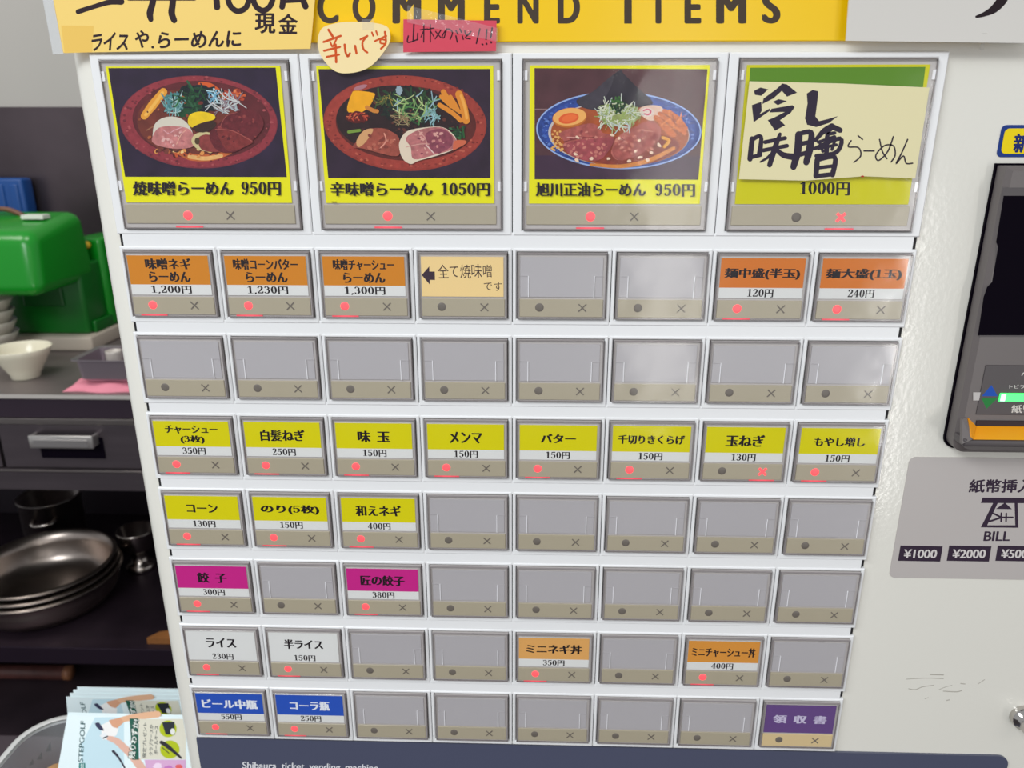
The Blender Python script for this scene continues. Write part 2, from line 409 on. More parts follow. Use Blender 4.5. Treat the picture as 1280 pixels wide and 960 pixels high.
def mk_strip(big, m=STRIP, key='strip'):
    q = rect_of(big, key); b = MB(); b.box(q[0], q[1], -0.0011, -0.0004, q[2], q[3], m, 0.0002, 1); return b.build('indicator_strip')
def glow_bar(b, x, z):                              # added emissive bar imitating the red glow below a lit mark
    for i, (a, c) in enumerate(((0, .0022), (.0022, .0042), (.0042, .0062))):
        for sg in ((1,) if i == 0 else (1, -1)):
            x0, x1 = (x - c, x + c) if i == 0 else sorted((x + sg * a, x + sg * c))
            b.box(x0, x1, -0.0010, -0.00085, z + .0000, z + .0007, GLOW[i])
def mk_lamp(big, lit):
    w, h, d = DIM[big]; u, v, r = d['lamp']; b = MB(); m = LIT if lit else MARK
    b.lathe([(r, 0), (r * .9, .00012), (r * .5, .0002), (0.00001, .00022)], (u * w, -0.0011, -v * h), m, 20, Matrix.Rotation(math.pi / 2, 3, 'X'))
    if lit:
        q = rect_of(big, 'win'); glow_bar(b, u * w, q[2])
    return b.build('status_lamp')
def mk_cross(big, lit):
    w, h, d = DIM[big]; u, v, r = d['cross']; b = MB(); t = 0.00028 if not lit else 0.0006; m = LIT if lit else MARK
    for sg in (1, -1):
        P = [Vector((a, 0, c)) for a, c in ((-r, -t), (r, -t), (r, t), (-r, t))]; R = Matrix.Rotation(sg * math.pi / 4, 3, 'Y')
        pts = [R @ p + Vector((u * w, 0, -v * h)) for p in P]; yo = .00001 * sg
        b.loops([[(p.x, y + yo, p.z) for p in pts] for y in (-0.0010, -0.00122)], m, cap0=True, cap1=True)
    if lit:
        q = rect_of(big, 'win'); glow_bar(b, u * w, q[2])
    return b.build('cross_mark')
def mk_blank(big):
    q = rect_of(big, 'card'); b = MB(); b.box(q[0], q[1], -0.0010, -0.0005, q[2], q[3], PLATE, 0.0001, 1); return b.build('blank_plate')
def mk_clip(left):
    q = rect_of(False, 'card'); b = MB(); x = q[0] + .0036 if left else q[1] - .0040
    b.box(x, x + .0004, -0.00145, -0.0009, q[2], q[2] + .0098, CLIP, 0.0001, 1)
    if left: b.box(q[0] - .0002, x, -0.0012, -0.0009, q[2] + .0096, q[2] + .0098, PLATE)
    else: b.box(x, q[1] + .0002, -0.0012, -0.0009, q[2] + .0096, q[2] + .0098, PLATE)
    return b.build('clear_clip')

def card_flat(b, q, y): return Flat(b, lambda u, v: (q[0] + u * (q[1] - q[0]), y, q[3] - v * (q[3] - q[2])))
def small_card(spec):
    kind, col, lines, price = spec; q = rect_of(False, 'card'); b = MB(); W = ink(228, 228, 226)
    base = ink(*col) if kind in ('full', 'note') else W
    b.box(q[0], q[1], -0.0010, -0.0006, q[2], q[3], base)
    fl = card_flat(b, q, -0.0010)
    if kind == 'split': fl.rect(0, 0, 1, .735, ink(*col)); fl.up()
    tc = ink(235, 238, 245) if col in ((43, 86, 190),) else BLACK
    if kind == 'full': tc = ink(205, 196, 222)
    if kind == 'note':
        fl.poly([(.005, .46), (.10, .24), (.10, .37), (.165, .37), (.165, .58), (.10, .58), (.10, .70)], ink(58, 40, 56))
        pen = ink(70, 52, 50)
        fl.text('全て焼味噌', .53, .36, .66, .36, pen, bx=0.004, jit=.07, rot=0.03); fl.text('です', .87, .74, .22, .22, pen, bx=0.004, jit=.07)
    else:
        for t, w, yc, h in lines: fl.text(t, .5, yc, w, h, tc, bx=0.056, by=0.012, serif=True)
        if price: fl.text(price, .5, .868, .118 * len(price) - (.05 if ',' in price else 0) - .155 + .0 if len(price) > 4 else .31, .21, BLACK, bx=0.034, serif=True)
    return b.build('menu_card')

def button(row, col, card=None, lit=None, label=None, strip=STRIP):
    big = row == 0
    me = shared(('bezel', big), lambda: mk_bezel(big))
    o = finish(bpy.data.objects.new('menu_button', me), machine, cell(row, col))
    if label: o['label'] = label
    put('cap_frame', ('ring', big), lambda: mk_ring(big), o)
    if card:
        c = card(); c.parent = o; c.location = (0, 0, 0)
    else:
        put('blank_plate', ('blank',), lambda: mk_blank(False), o)
        for lf in (True, False): put('clear_clip', ('clip', lf), lambda: mk_clip(lf), o)
    put('indicator_strip', ('strip', big, strip.name), lambda: mk_strip(big, strip), o)
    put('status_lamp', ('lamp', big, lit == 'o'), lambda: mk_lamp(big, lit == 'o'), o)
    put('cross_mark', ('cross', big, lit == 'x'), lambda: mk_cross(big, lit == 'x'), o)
    put('clear_cap', ('pane', big), lambda: mk_pane(big), o)
    return o

# ---- the four large picture cards
def big_base(b, col=(238, 232, 14)):
    q = rect_of(True, 'card'); b.box(q[0], q[1], -0.0010, -0.0006, q[2], q[3], ink(*col)); return q
def art(b, q, quad):
    h = hom(quad)
    def fn(a, c):
        u, v = h(a, c); return (q[0] + u * (q[1] - q[0]), -0.0010, q[3] - v * (q[3] - q[2]))
    f = Flat(b, fn); f.soft = True; return f
def specks(fl, n, cx, cy, rx, ry, r, mats, rot=0.0):
    for _ in range(n):
        t = random.uniform(0, 6.283); q = math.sqrt(random.random()); x = rx * q * math.cos(t); y = ry * q * math.sin(t)
        k = r * random.uniform(.5, 1.3); fl.ell(cx + x * math.cos(rot) - y * math.sin(rot), cy + x * math.sin(rot) + y * math.cos(rot), k * random.uniform(.8, 1.8), k, random.choice(mats), random.uniform(-1, 1), n=7, jit=.4)
def rim_specks(fl, n, cx, cy, rx, ry, w, r, mats):
    for _ in range(n):
        t = random.uniform(0, 6.283); q = 1 - w * random.random(); k = r * random.uniform(.5, 1.3); fl.ell(cx + rx * q * math.cos(t), cy + ry * q * math.sin(t), k * 1.4, k, random.choice(mats), n=6)
def strands(fl, n, cx, cy, rx, ry, ln, w, mats):
    for _ in range(n):
        t = random.uniform(0, 6.283); r = math.sqrt(random.random()); x = cx + rx * r * math.cos(t); y = cy + ry * r * math.sin(t)
        a = random.uniform(0, 6.283); c = random.uniform(-.9, .9); L = ln * random.uniform(.5, 1.1)
        fl.ribbon([(x - L / 2 * math.cos(a), y - L / 2 * math.sin(a)), (x + L * .15 * math.sin(a) * c, y - L * .15 * math.cos(a) * c), (x + L / 2 * math.cos(a), y + L / 2 * math.sin(a))], w * random.uniform(.6, 1.2), random.choice(mats)); fl.k += 0.02
MEATN = lambda r, g, b_: ink(r, g, b_, .32, 420)
def card_roast():
    b = MB(); q = big_base(b); fl = art(b, q, [(35, 42), (1148, 38), (1208, 918), (150, 915)])
    fl.poly([(52, 52), (1120, 48), (1178, 752), (145, 750)], ink(44, 30, 54, .35, 120)); fl.up()
    fl.ell(622, 398, 503, 298, ink(128, 46, 58, .18, 420), .03); fl.up(); fl.ell(622, 396, 498, 292, ink(146, 52, 62, .2, 420), .03); fl.up()
    fl.ell(640, 385, 440, 252, ink(96, 34, 40, .3, 150), .03); fl.up()
    fl.ell(560, 400, 330, 215, ink(112, 50, 40, .3, 200), .05); fl.up()
    fl.ribbon([(290, 450), (380, 400), (430, 380)], 8, ink(150, 96, 70)); fl.ribbon([(450, 560), (560, 620), (700, 625), (820, 590)], [30, 46, 44, 26], ink(196, 100, 52, .25, 300)); fl.up()
    fl.ribbon([(560, 620), (660, 632), (760, 615)], 26, ink(228, 176, 110, .15, 400)); fl.up()
    fl.ribbon([(640, 160), (700, 165), (760, 200)], [40, 34, 20], ink(214, 92, 40)); fl.ribbon([(760, 205), (840, 225), (905, 250)], [26, 40, 22], ink(186, 70, 44)); fl.up()
    fl.ribbon([(275, 360), (330, 290), (400, 205)], [44, 58, 50], ink(232, 158, 52)); fl.up(); fl.ribbon([(285, 352), (340, 285), (395, 210)], 20, ink(244, 186, 84)); fl.up()
    fl.ell(620, 250, 170, 92, ink(24, 34, 40, .3, 400), jit=.25); fl.up(); fl.ell(545, 300, 90, 70, ink(26, 70, 42, .3, 400), jit=.25); fl.up(); fl.ell(470, 270, 68, 62, ink(70, 130, 130, .2, 400), jit=.3); fl.up()
    rim_specks(fl, 90, 622, 396, 495, 290, .12, 6, [ink(110, 38, 50), ink(172, 80, 84), ink(130, 46, 56)]); specks(fl, 60, 600, 420, 360, 200, 9, [ink(146, 72, 46), ink(84, 28, 32), ink(176, 96, 56), ink(110, 44, 36)]); fl.up()
    specks(fl, 26, 560, 590, 220, 36, 11, [ink(226, 150, 80), ink(196, 84, 44), ink(90, 34, 30), ink(236, 196, 130)]); specks(fl, 24, 830, 220, 90, 40, 10, [ink(206, 92, 50), ink(150, 52, 40), ink(226, 130, 80)]); specks(fl, 10, 420, 570, 60, 20, 12, [ink(80, 40, 36), ink(120, 60, 50)]); fl.up()
    strands(fl, 34, 600, 240, 150, 80, 70, 12, [ink(18, 36, 32), ink(28, 66, 42), ink(20, 30, 40), ink(44, 92, 60)]); fl.up()
    strands(fl, 26, 470, 280, 60, 60, 110, 7, [ink(120, 170, 170), ink(86, 142, 150), ink(170, 200, 196)]); fl.up()
    strands(fl, 30, 790, 275, 95, 50, 150, 7, [ink(176, 186, 190), ink(140, 120, 130), ink(206, 206, 204)]); strands(fl, 10, 720, 220, 40, 30, 70, 8, [ink(110, 170, 200), ink(180, 214, 224)]); fl.up()
    strands(fl, 18, 580, 250, 130, 70, 80, 8, [ink(24, 74, 40), ink(20, 40, 36), ink(50, 110, 60)]); fl.up()
    fl.poly([(330, 470), (345, 410), (400, 370), (480, 365), (545, 400), (585, 470), (590, 540), (520, 560), (400, 560), (335, 520)], ink(214, 206, 190)); fl.up()
    fl.poly([(325, 500), (370, 435), (480, 425), (570, 450), (600, 540), (520, 570), (400, 560), (335, 535)], MEATN(196, 124, 122)); fl.up()
    fl.ribbon([(400, 450), (430, 470), (470, 450), (520, 430)], 5, ink(222, 170, 176)); fl.ribbon([(480, 540), (510, 480), (540, 450)], 5, ink(224, 170, 150)); fl.up()
    fl.poly([(575, 520), (610, 470), (690, 465), (730, 520), (720, 585), (620, 575)], ink(206, 190, 140)); fl.up(); fl.poly([(620, 500), (690, 480), (760, 560), (740, 590), (640, 575)], MEATN(140, 60, 58)); fl.ell(612, 520, 16, 22, ink(80, 60, 40)); fl.up()
    fl.poly([(690, 480), (760, 400), (860, 330), (960, 320), (1030, 370), (1030, 440), (960, 520), (850, 590), (740, 580)], MEATN(104, 34, 42)); fl.up()
    fl.poly([(740, 440), (850, 455), (965, 515), (940, 545), (850, 580), (790, 570)], MEATN(130, 48, 48)); fl.up(); specks(fl, 26, 880, 440, 130, 90, 8, [ink(120, 44, 50), ink(90, 28, 36), ink(146, 62, 60)]); specks(fl, 16, 470, 500, 100, 50, 8, [ink(214, 150, 148), ink(180, 106, 110), ink(224, 176, 170)]); fl.ribbon([(730, 445), (840, 455), (960, 520)], 4, ink(176, 92, 84)); fl.ribbon([(760, 430), (800, 360), (870, 335)], 4, ink(160, 80, 76)); fl.up()
    fl.poly([(555, 400), (570, 350), (640, 330), (720, 350), (725, 380), (660, 400), (610, 430), (575, 430)], ink(236, 200, 24, .12, 400)); fl.up(); fl.poly([(640, 405), (720, 390), (730, 430), (650, 465), (580, 440)], ink(60, 36, 30)); fl.up()
    fl.text('焼味噌らーめん 950円', 668, 823, 945, 92, BLACK, bx=.046, serif=True)
    return b.build('menu_card')
def card_spicy():
    b = MB(); q = big_base(b); fl = art(b, q, [(38, 32), (1175, 30), (1183, 935), (80, 932)])
    fl.poly([(52, 52), (1155, 52), (1158, 765), (98, 765)], ink(48, 31, 50, .35, 120)); fl.up()
    fl.ell(604, 405, 528, 312, ink(150, 54, 44, .2, 420), .04); fl.up(); fl.ell(606, 400, 520, 304, ink(160, 60, 50, .2, 420), .04); fl.up()
    fl.ell(610, 405, 455, 245, ink(96, 36, 32, .3, 220), .04); fl.up(); fl.ell(560, 385, 400, 228, ink(44, 24, 28, .35, 300), .03); fl.up()
    rim_specks(fl, 110, 606, 400, 518, 302, .10, 6, [ink(120, 40, 36), ink(190, 92, 72), ink(136, 48, 42)]); specks(fl, 70, 560, 390, 370, 210, 10, [ink(70, 34, 34), ink(30, 18, 24), ink(96, 48, 40), ink(40, 40, 34)]); fl.up()
    fl.ell(320, 170, 46, 14, ink(176, 120, 130), -.3); fl.up()
    strands(fl, 50, 600, 270, 200, 100, 90, 14, [ink(26, 44, 34), ink(34, 64, 40), ink(22, 28, 30), ink(52, 80, 44)]); fl.up()
    fl.poly([(232, 320), (262, 215), (290, 192), (400, 205), (410, 230), (370, 300), (300, 340)], ink(242, 170, 20, .08, 300)); fl.up()
    fl.ell(300, 365, 78, 38, ink(92, 22, 22, .3, 400), jit=.25); fl.up(); strands(fl, 16, 300, 360, 60, 25, 30, 9, [ink(190, 74, 50), ink(150, 40, 36), ink(214, 110, 70)]); fl.ribbon([(360, 300), (400, 320), (425, 325)], 26, ink(206, 130, 54)); fl.up()
    strands(fl, 40, 640, 290, 150, 110, 100, 12, [ink(30, 52, 36), ink(36, 70, 40), ink(24, 34, 32)]); fl.up()
    strands(fl, 40, 680, 290, 130, 90, 110, 8, [ink(150, 180, 110), ink(110, 150, 90), ink(190, 200, 140), ink(150, 180, 190), ink(80, 130, 70)]); strands(fl, 14, 770, 350, 50, 40, 90, 8, [ink(150, 190, 200), ink(120, 160, 160)]); strands(fl, 12, 590, 370, 90, 40, 120, 5, [ink(170, 150, 110), ink(140, 110, 80)]); fl.up()
    fl.ell(570, 190, 22, 30, ink(150, 170, 180), jit=.3); fl.up(); fl.ribbon([(240, 460), (310, 450)], 20, ink(120, 150, 60)); strands(fl, 12, 480, 240, 60, 40, 70, 7, [ink(150, 130, 60), ink(80, 96, 50)]); fl.up()
    for pts, w in [([(855, 200), (890, 260), (905, 290)], 34), ([(840, 230), (880, 270), (960, 330)], 26), ([(830, 285), (910, 335), (965, 385)], 30), ([(900, 230), (930, 280), (950, 320)], 24), ([(955, 215), (985, 300), (1000, 385)], 48)]:
        fl.ribbon(pts, w, ink(224, 140, 44)); fl.k += .2
    fl.up(); fl.ribbon([(968, 225), (992, 300), (1005, 370)], 18, ink(240, 170, 76)); fl.up(); strands(fl, 12, 955, 465, 45, 25, 90, 12, [ink(40, 90, 46), ink(60, 110, 70), ink(30, 60, 40)]); fl.up()
    fl.poly([(290, 520), (340, 450), (450, 435), (520, 460), (565, 500), (570, 600), (530, 620), (440, 600), (330, 570), (265, 560)], MEATN(160, 78, 64)); fl.up(); fl.poly([(290, 515), (340, 450), (400, 445), (345, 530), (300, 560)], ink(212, 160, 110)); fl.ribbon([(470, 470), (480, 520), (440, 570)], 8, ink(222, 150, 130)); fl.ribbon([(480, 520), (540, 510)], 6, ink(214, 140, 120)); fl.up()
    fl.poly([(570, 520), (620, 455), (740, 430), (850, 430), (920, 480), (940, 530), (920, 575), (800, 620), (690, 650), (640, 672), (590, 640), (568, 580)], ink(226, 208, 186)); fl.up()
    fl.poly([(610, 500), (700, 445), (840, 430), (915, 485), (938, 530), (910, 575), (790, 612), (660, 640), (640, 560)], MEATN(184, 112, 112)); fl.up(); fl.poly([(740, 470), (840, 440), (910, 490), (900, 560), (800, 600), (755, 540)], MEATN(142, 70, 86)); fl.up()
    fl.poly([(925, 520), (990, 515), (1000, 535), (940, 570), (915, 580)], ink(206, 104, 72)); specks(fl, 30, 760, 530, 140, 80, 8, [ink(200, 132, 128), ink(160, 86, 96), ink(216, 160, 150), ink(130, 62, 80)]); specks(fl, 20, 430, 525, 100, 60, 8, [ink(184, 104, 84), ink(130, 58, 50)]); fl.ribbon([(740, 545), (790, 600)], 7, ink(226, 196, 190)); fl.ribbon([(610, 560), (700, 540), (760, 540)], 5, ink(214, 160, 150)); fl.ribbon([(690, 450), (735, 500), (745, 545)], 5, ink(214, 160, 150)); fl.up()
    fl.text('辛味噌らーめん 1050円', 634, 838, 1045, 92, BLACK, bx=.046, serif=True); fl.ribbon([(120, 925), (148, 925)], 7, ink(90, 84, 20))
    return b.build('menu_card')
def card_soy():
    b = MB(); q = big_base(b); fl = art(b, q, [(35, 35), (1192, 28), (1133, 940), (12, 940)])
    fl.poly([(64, 52), (1176, 55), (1122, 778), (52, 778)], ink(84, 50, 56, .25, 100)); fl.up()
    fl.poly([(60, 620), (1135, 620), (1122, 778), (52, 778)], ink(66, 42, 64, .25, 100)); fl.up(); fl.ribbon([(64, 318), (140, 318)], 8, ink(140, 110, 110)); fl.up()
    fl.ell(604, 455, 536, 254, ink(150, 176, 226), .02); fl.up(); fl.ell(604, 455, 526, 244, ink(40, 66, 138, .2, 400), .02); fl.up(); fl.ell(604, 452, 500, 226, ink(46, 76, 158, .3, 700), .02); fl.up()
    rim_specks(fl, 160, 604, 452, 505, 232, .10, 6, [ink(70, 104, 182), ink(34, 56, 122), ink(100, 130, 200)]); fl.up()
    fl.ell(604, 478, 458, 210, ink(200, 190, 186), .02); fl.up(); fl.ell(610, 480, 448, 208, ink(166, 80, 40, .3, 200), .02); fl.up()
    fl.ell(700, 580, 300, 100, ink(140, 56, 42, .25, 300), -.1); fl.up()
    fl.ribbon([(420, 680), (620, 690), (800, 650), (960, 570)], [18, 26, 30, 24], ink(214, 132, 56, .2, 400)); fl.up()
    for _ in range(34):
        fl.ell(random.uniform(165, 240), random.uniform(450, 590), 8, 7, ink(226, 170, 96), n=8)
    fl.up()
    fl.poly([(330, 260), (440, 200), (600, 70), (640, 90), (720, 170), (815, 255), (800, 290), (600, 320), (400, 315)], ink(46, 40, 52, .25, 300)); fl.up(); fl.poly([(330, 260), (440, 200), (570, 95), (540, 200), (470, 300), (400, 315)], ink(64, 58, 68, .25, 300)); fl.up()
    fl.poly([(730, 330), (770, 295), (850, 290), (890, 315), (850, 380), (790, 385)], ink(226, 190, 170)); fl.up()
    fl.ell(788, 335, 44, 30, ink(228, 206, 196)); fl.up(); fl.ribbon([(770, 345), (795, 350), (812, 330), (790, 315), (765, 325)], 10, ink(214, 96, 120)); fl.up()
    for pts, w in [([(845, 370), (900, 420), (960, 480)], 34), ([(870, 345), (940, 400), (1000, 450)], 30), ([(900, 330), (980, 370), (1035, 440)], 34), ([(930, 330), (1000, 380)], 26), ([(880, 420), (930, 470), (960, 485)], 26), ([(990, 400), (1010, 430), (1030, 470)], 30)]:
        fl.ribbon(pts, w, ink(206, 106, 48, .12, 400)); fl.k += .3
    fl.up(); strands(fl, 14, 950, 390, 70, 60, 80, 6, [ink(232, 140, 70), ink(160, 72, 36)]); fl.ribbon([(890, 500), (930, 520), (900, 560)], 22, ink(226, 156, 54)); fl.up()
    fl.ell(285, 372, 112, 64, ink(196, 110, 40), -.12); fl.up(); fl.ell(285, 366, 108, 56, ink(240, 176, 96), -.12); fl.up(); fl.ell(280, 376, 66, 34, ink(226, 94, 44), -.2); fl.up(); fl.ell(284, 374, 50, 22, ink(236, 112, 54), -.2); fl.up()
    fl.poly([(215, 480), (280, 445), (400, 410), (460, 420), (500, 470), (560, 480), (570, 520), (530, 590), (490, 640), (400, 655), (300, 625), (240, 560), (250, 530)], MEATN(176, 90, 84)); fl.up(); fl.poly([(245, 560), (330, 520), (450, 510), (560, 500), (560, 550), (490, 640), (400, 655), (300, 625)], MEATN(162, 74, 80)); fl.up()
    fl.poly([(560, 570), (590, 500), (690, 440), (800, 390), (870, 430), (870, 500), (820, 560), (720, 620), (600, 650), (555, 610)], MEATN(182, 98, 88)); fl.up(); fl.poly([(560, 580), (620, 520), (740, 470), (845, 470), (860, 510), (800, 575), (700, 625), (600, 650)], MEATN(166, 82, 76)); fl.up()
    specks(fl, 40, 390, 550, 140, 90, 8, [ink(196, 116, 106), ink(140, 62, 66), ink(206, 130, 116)]); specks(fl, 40, 710, 530, 140, 80, 8, [ink(196, 116, 100), ink(146, 66, 62), ink(206, 132, 114)]); fl.up()
    fl.ribbon([(245, 530), (330, 510), (440, 500)], 5, ink(120, 50, 50)); fl.ribbon([(270, 500), (360, 505)], 8, ink(214, 150, 140)); fl.ribbon([(750, 450), (820, 460)], 6, ink(206, 140, 120)); fl.up()
    fl.ell(600, 350, 130, 80, ink(150, 160, 96, .3, 300), jit=.25); fl.up()
    strands(fl, 90, 595, 360, 145, 85, 90, 6, [ink(206, 214, 180), ink(178, 190, 140), ink(220, 220, 200), ink(150, 170, 90), ink(190, 200, 196)]); fl.up()
    strands(fl, 24, 590, 290, 50, 45, 40, 12, [ink(40, 80, 40), ink(60, 110, 44), ink(24, 50, 34)]); fl.ribbon([(520, 270), (510, 235)], 6, ink(200, 206, 190)); fl.ribbon([(620, 260), (622, 215)], 7, ink(206, 212, 200)); fl.up()
    for x, y in [(320, 610), (425, 640), (330, 652), (535, 640), (670, 655), (740, 630), (815, 600), (710, 590), (335, 500), (865, 550), (735, 520), (790, 648), (605, 505), (560, 485)]:
        fl.ell(x, y, 15 * random.uniform(.7, 1.2), 11 * random.uniform(.7, 1.2), ink(238, 206, 180), random.uniform(-1, 1), n=8, jit=.4)
    fl.up(); fl.text('旭川正油らーめん', 418, 845, 722, 92, BLACK, bx=.046, serif=True); fl.text('950円', 970, 848, 262, 86, BLACK, bx=.046, serif=True)
    return b.build('menu_card')
def card_cold():
    b = MB(); q = big_base(b, (214, 208, 8)); fl = art(b, q, [(95, 45), (1080, 42), (992, 808), (35, 812)])
    fl.poly([(112, 60), (1055, 55), (1045, 180), (104, 180)], ink(92, 140, 28)); fl.up()
    fl.text('1000円', 532, 722, 275, 76, BLACK, bx=.046, serif=True)
    return b.build('menu_card')

P = 'large menu button with '
button(0, 0, card_roast, 'o', P + 'picture of roasted miso ramen priced 950円')
button(0, 1, card_spicy, 'o', P + 'picture of spicy miso ramen priced 1050円')
button(0, 2, card_soy, 'o', P + 'picture of soy ramen in a blue bowl priced 950円')
button(0, 3, card_cold, 'x', P + 'handwritten cold miso ramen paper priced 1000円')
OR, OR2, YE, MA, BL, PO, MO = (214, 134, 30), (218, 122, 44), (222, 212, 6), (204, 38, 138), (43, 86, 190), (228, 170, 98), (222, 150, 62)
one = lambda t, w, h=.335: [(t, w, .385, h)]
SP = {(1, 0): ('split', OR, [('味噌ネギ', .57, .21, .28), ('らーめん', .52, .535, .26)], '1,200円'),
      (1, 1): ('split', OR, [('味噌コーンバター', .80, .21, .28), ('らーめん', .52, .535, .26)], '1,230円'),
      (1, 2): ('split', OR, [('味噌チャーシュー', .75, .21, .28), ('らーめん', .52, .535, .26)], '1,300円'),
      (1, 3): ('note', (246, 214, 150), [], None),
      (1, 6): ('split', OR2, one('麺中盛(半玉)', .90, .28), '120円'), (1, 7): ('split', OR2, one('麺大盛(1玉)', .90, .28), '240円'),
      (3, 0): ('split', YE, [('チャーシュー', .70, .24, .24), ('(3枚)', .32, .53, .24)], '350円'), (3, 1): ('split', YE, one('白髪ねぎ', .59), '250円'),
      (3, 2): ('split', YE, one('味 玉', .43), '150円'), (3, 3): ('split', YE, one('メンマ', .43), '150円'), (3, 4): ('split', YE, one('バター', .46, .26), '150円'),
      (3, 5): ('split', YE, one('千切りきくらげ', .86, .26), '150円'), (3, 6): ('split', YE, one('玉ねぎ', .50), '130円'), (3, 7): ('split', YE, one('もやし増し', .65, .27), '150円'),
      (4, 0): ('split', YE, one('コーン', .43, .26), '130円'), (4, 1): ('split', YE, one('のり(5枚)', .80, .29), '150円'), (4, 2): ('split', YE, one('和えネギ', .62), '400円'),
      (5, 0): ('split', MA, one('餃 子', .42), '300円'), (5, 2): ('split', MA, one('匠の餃子', .62), '380円'),
      (6, 0): ('plain', None, one('ライス', .44), '230円'), (6, 1): ('plain', None, one('半ライス', .57), '150円'),
      (6, 4): ('split', PO, one('ミニネギ丼', .80, .32), '350円'), (6, 6): ('split', MO, one('ミニチャーシュー丼', .90, .32), '400円'),
      (7, 0): ('split', BL, one('ビール中瓶', .84, .34), '550円'), (7, 1): ('split', BL, one('コーラ瓶', .60, .34), '250円'),
      (7, 7): ('full', (104, 74, 134), [('領 収 書', .78, .50, .30)], None)}
COLN = {OR: 'orange', OR2: 'orange', YE: 'yellow', MA: 'magenta', BL: 'blue', PO: 'pale orange', MO: 'orange', None: 'white'}
for row in range(1, 8):
    for col in range(8):
        sp = SP.get((row, col))
        if not sp: button(row, col); continue
        if sp[0] == 'note': lab = 'menu button with cream handwritten note and black arrow'
        elif sp[0] == 'full': lab = 'menu button with purple card reading 領収書'
        else: lab = 'menu button with %s card reading %s %s' % (COLN[sp[1]], ''.join(l[0].replace(' ', '') for l in sp[2]), sp[3])
        lit = None if sp[0] in ('note', 'full') else ('x' if (row, col) == (3, 6) else 'o')
        button(row, col, (lambda sp=sp: small_card(sp)), lit, lab, STRIPW if sp[0] == 'full' else STRIP)

# ---- bill validator
YV = -0.007
VG = mat('validator_grey', (104, 97, 96), 0.38); VD = mat('validator_dark', (74, 68, 70), 0.4); VBLK = mat('display_black', (10, 5, 16), 0.5, spec=.03)
OG = mat('slot_orange', (244, 158, 22), 0.3)
val = MB(); xl, xr, zt, zb = px(4.63), px(7.5), pz(-.80), pz(2.10)
# tapered housing with a rounded lower left corner
def vloop(g, y):
    a, c, d, e = xl + g, xr - g, zb + g, zt - g; r = 0.006
    L = [(a, y, e)] + [(a + r - r * math.cos(t), y, d + r - r * math.sin(t)) for t in np.linspace(0, math.pi / 2, 7)]
    return L + [(c, y, d), (c, y, e)]
val.loops([vloop(-.0008, .0026), vloop(-.0008, .0012)], VBLK, cap1=True)
val.loops([vloop(0, .0013), vloop(0, YV + .002), vloop(.002, YV)], VG, cap1=True)
vo = val.build('bill_validator', machine)
d = MB()                                       # dark display window with a finger notch in its left side
fl = Flat(d, zoomed(1080, 140, 3.2, YV)); fl.step = .00002
fl.poly([(555, 302), (530, 530), (515, 690), (460, 900), (700, 900), (1000, 900), (1000, 302)], VD); fl.up()
fl.poly([(558, 335), (1000, 335), (1000, 893), (455, 893), (478, 740), (492, 700), (512, 680), (536, 540), (528, 520)], VBLK); fl.up()
d.build('display_window', vo)
d = MB(); fl = Flat(d, zoomed(1170, 440, 6.857, YV - .0002)); SIL = ink(196, 192, 190); fl.step = .00002
d.box(at_y(1223, 500, YV).x, xr - .003, YV - .0003, YV, at_y(1223, 518, YV).z, at_y(1223, 456, YV).z, VD, .0002, 1)
fl.k = 3
fl.rect(318, 345, 560, 415, SIL); fl.up()
fl.poly([(378, 385), (475, 268), (540, 385), (432, 500)], ink(214, 212, 210)); fl.up()
fl.poly([(392, 378), (474, 282), (528, 378)], ink(36, 84, 180)); fl.poly([(388, 394), (528, 394), (432, 486)], ink(44, 128, 66)); fl.up()
WT = ink(214, 210, 206)
fl.text('トビラ', 692, 296, 130, 32, WT, bx=.02); fl.text('紙幣', 740, 487, 190, 70, WT, bx=.02); fl.ribbon([(735, 200), (752, 178), (770, 200)], 8, WT)
d.build('guide_label', vo)
d = MB(); a = at_y(1170 + 548 / 6.857, 440 + 352 / 6.857, YV - .0006); c = at_y(1170 + 548 / 6.857, 440 + 424 / 6.857, YV - .0006)
d.box(a.x, a.x + .05, YV - .0011, YV - .0002, c.z, a.z, mat('green_led', (70, 255, 110), 0.3, emit=1.0), .0003, 1)
d.box(a.x + .0004, a.x + .0028, YV - .0013, YV - .0002, c.z + .0002, a.z - .0002, mat('green_led_end', (190, 255, 215), 0.3, emit=1.0), .0003, 1); d.build('status_light', vo)
d = MB()                                       # orange insertion lip: sloping tray with a raised left wall, grey surround
A = [at_y(1170 + x / 6.857, 440 + y / 6.857, YV - dy) for x, y, dy in ((345, 635, .0008), (318, 750, .009))]
xr2 = xr - .008
tl, bl = A
d.add([tl, (xr2, tl.y, tl.z), (xr2, bl.y, bl.z), bl], [[0, 3, 2, 1]], OG)
d.add([bl, (xr2, bl.y, bl.z), (xr2, YV, bl.z - .001), (bl.x, YV, bl.z - .001)], [[0, 3, 2, 1]], OG)
wl = [at_y(1170 + x / 6.857, 440 + y / 6.857, YV - dy) for x, y, dy in ((283, 570, .001), (345, 635, .0014), (318, 750, .0096), (308, 735, .0096))]
d.loops([[Vector(p) + Vector((0, o, 0)) for p in wl] for o in (0, .0015)], OG, cap0=True, cap1=True)
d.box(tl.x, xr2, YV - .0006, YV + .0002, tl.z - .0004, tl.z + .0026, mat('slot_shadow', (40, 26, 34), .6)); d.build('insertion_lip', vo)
d = MB(); e = bl.z - .0024
d.box(bl.x - .0035, xr2 + .004, YV - .0085, YV + .001, e - .0015, e + .0022, VD, .0008, 3)
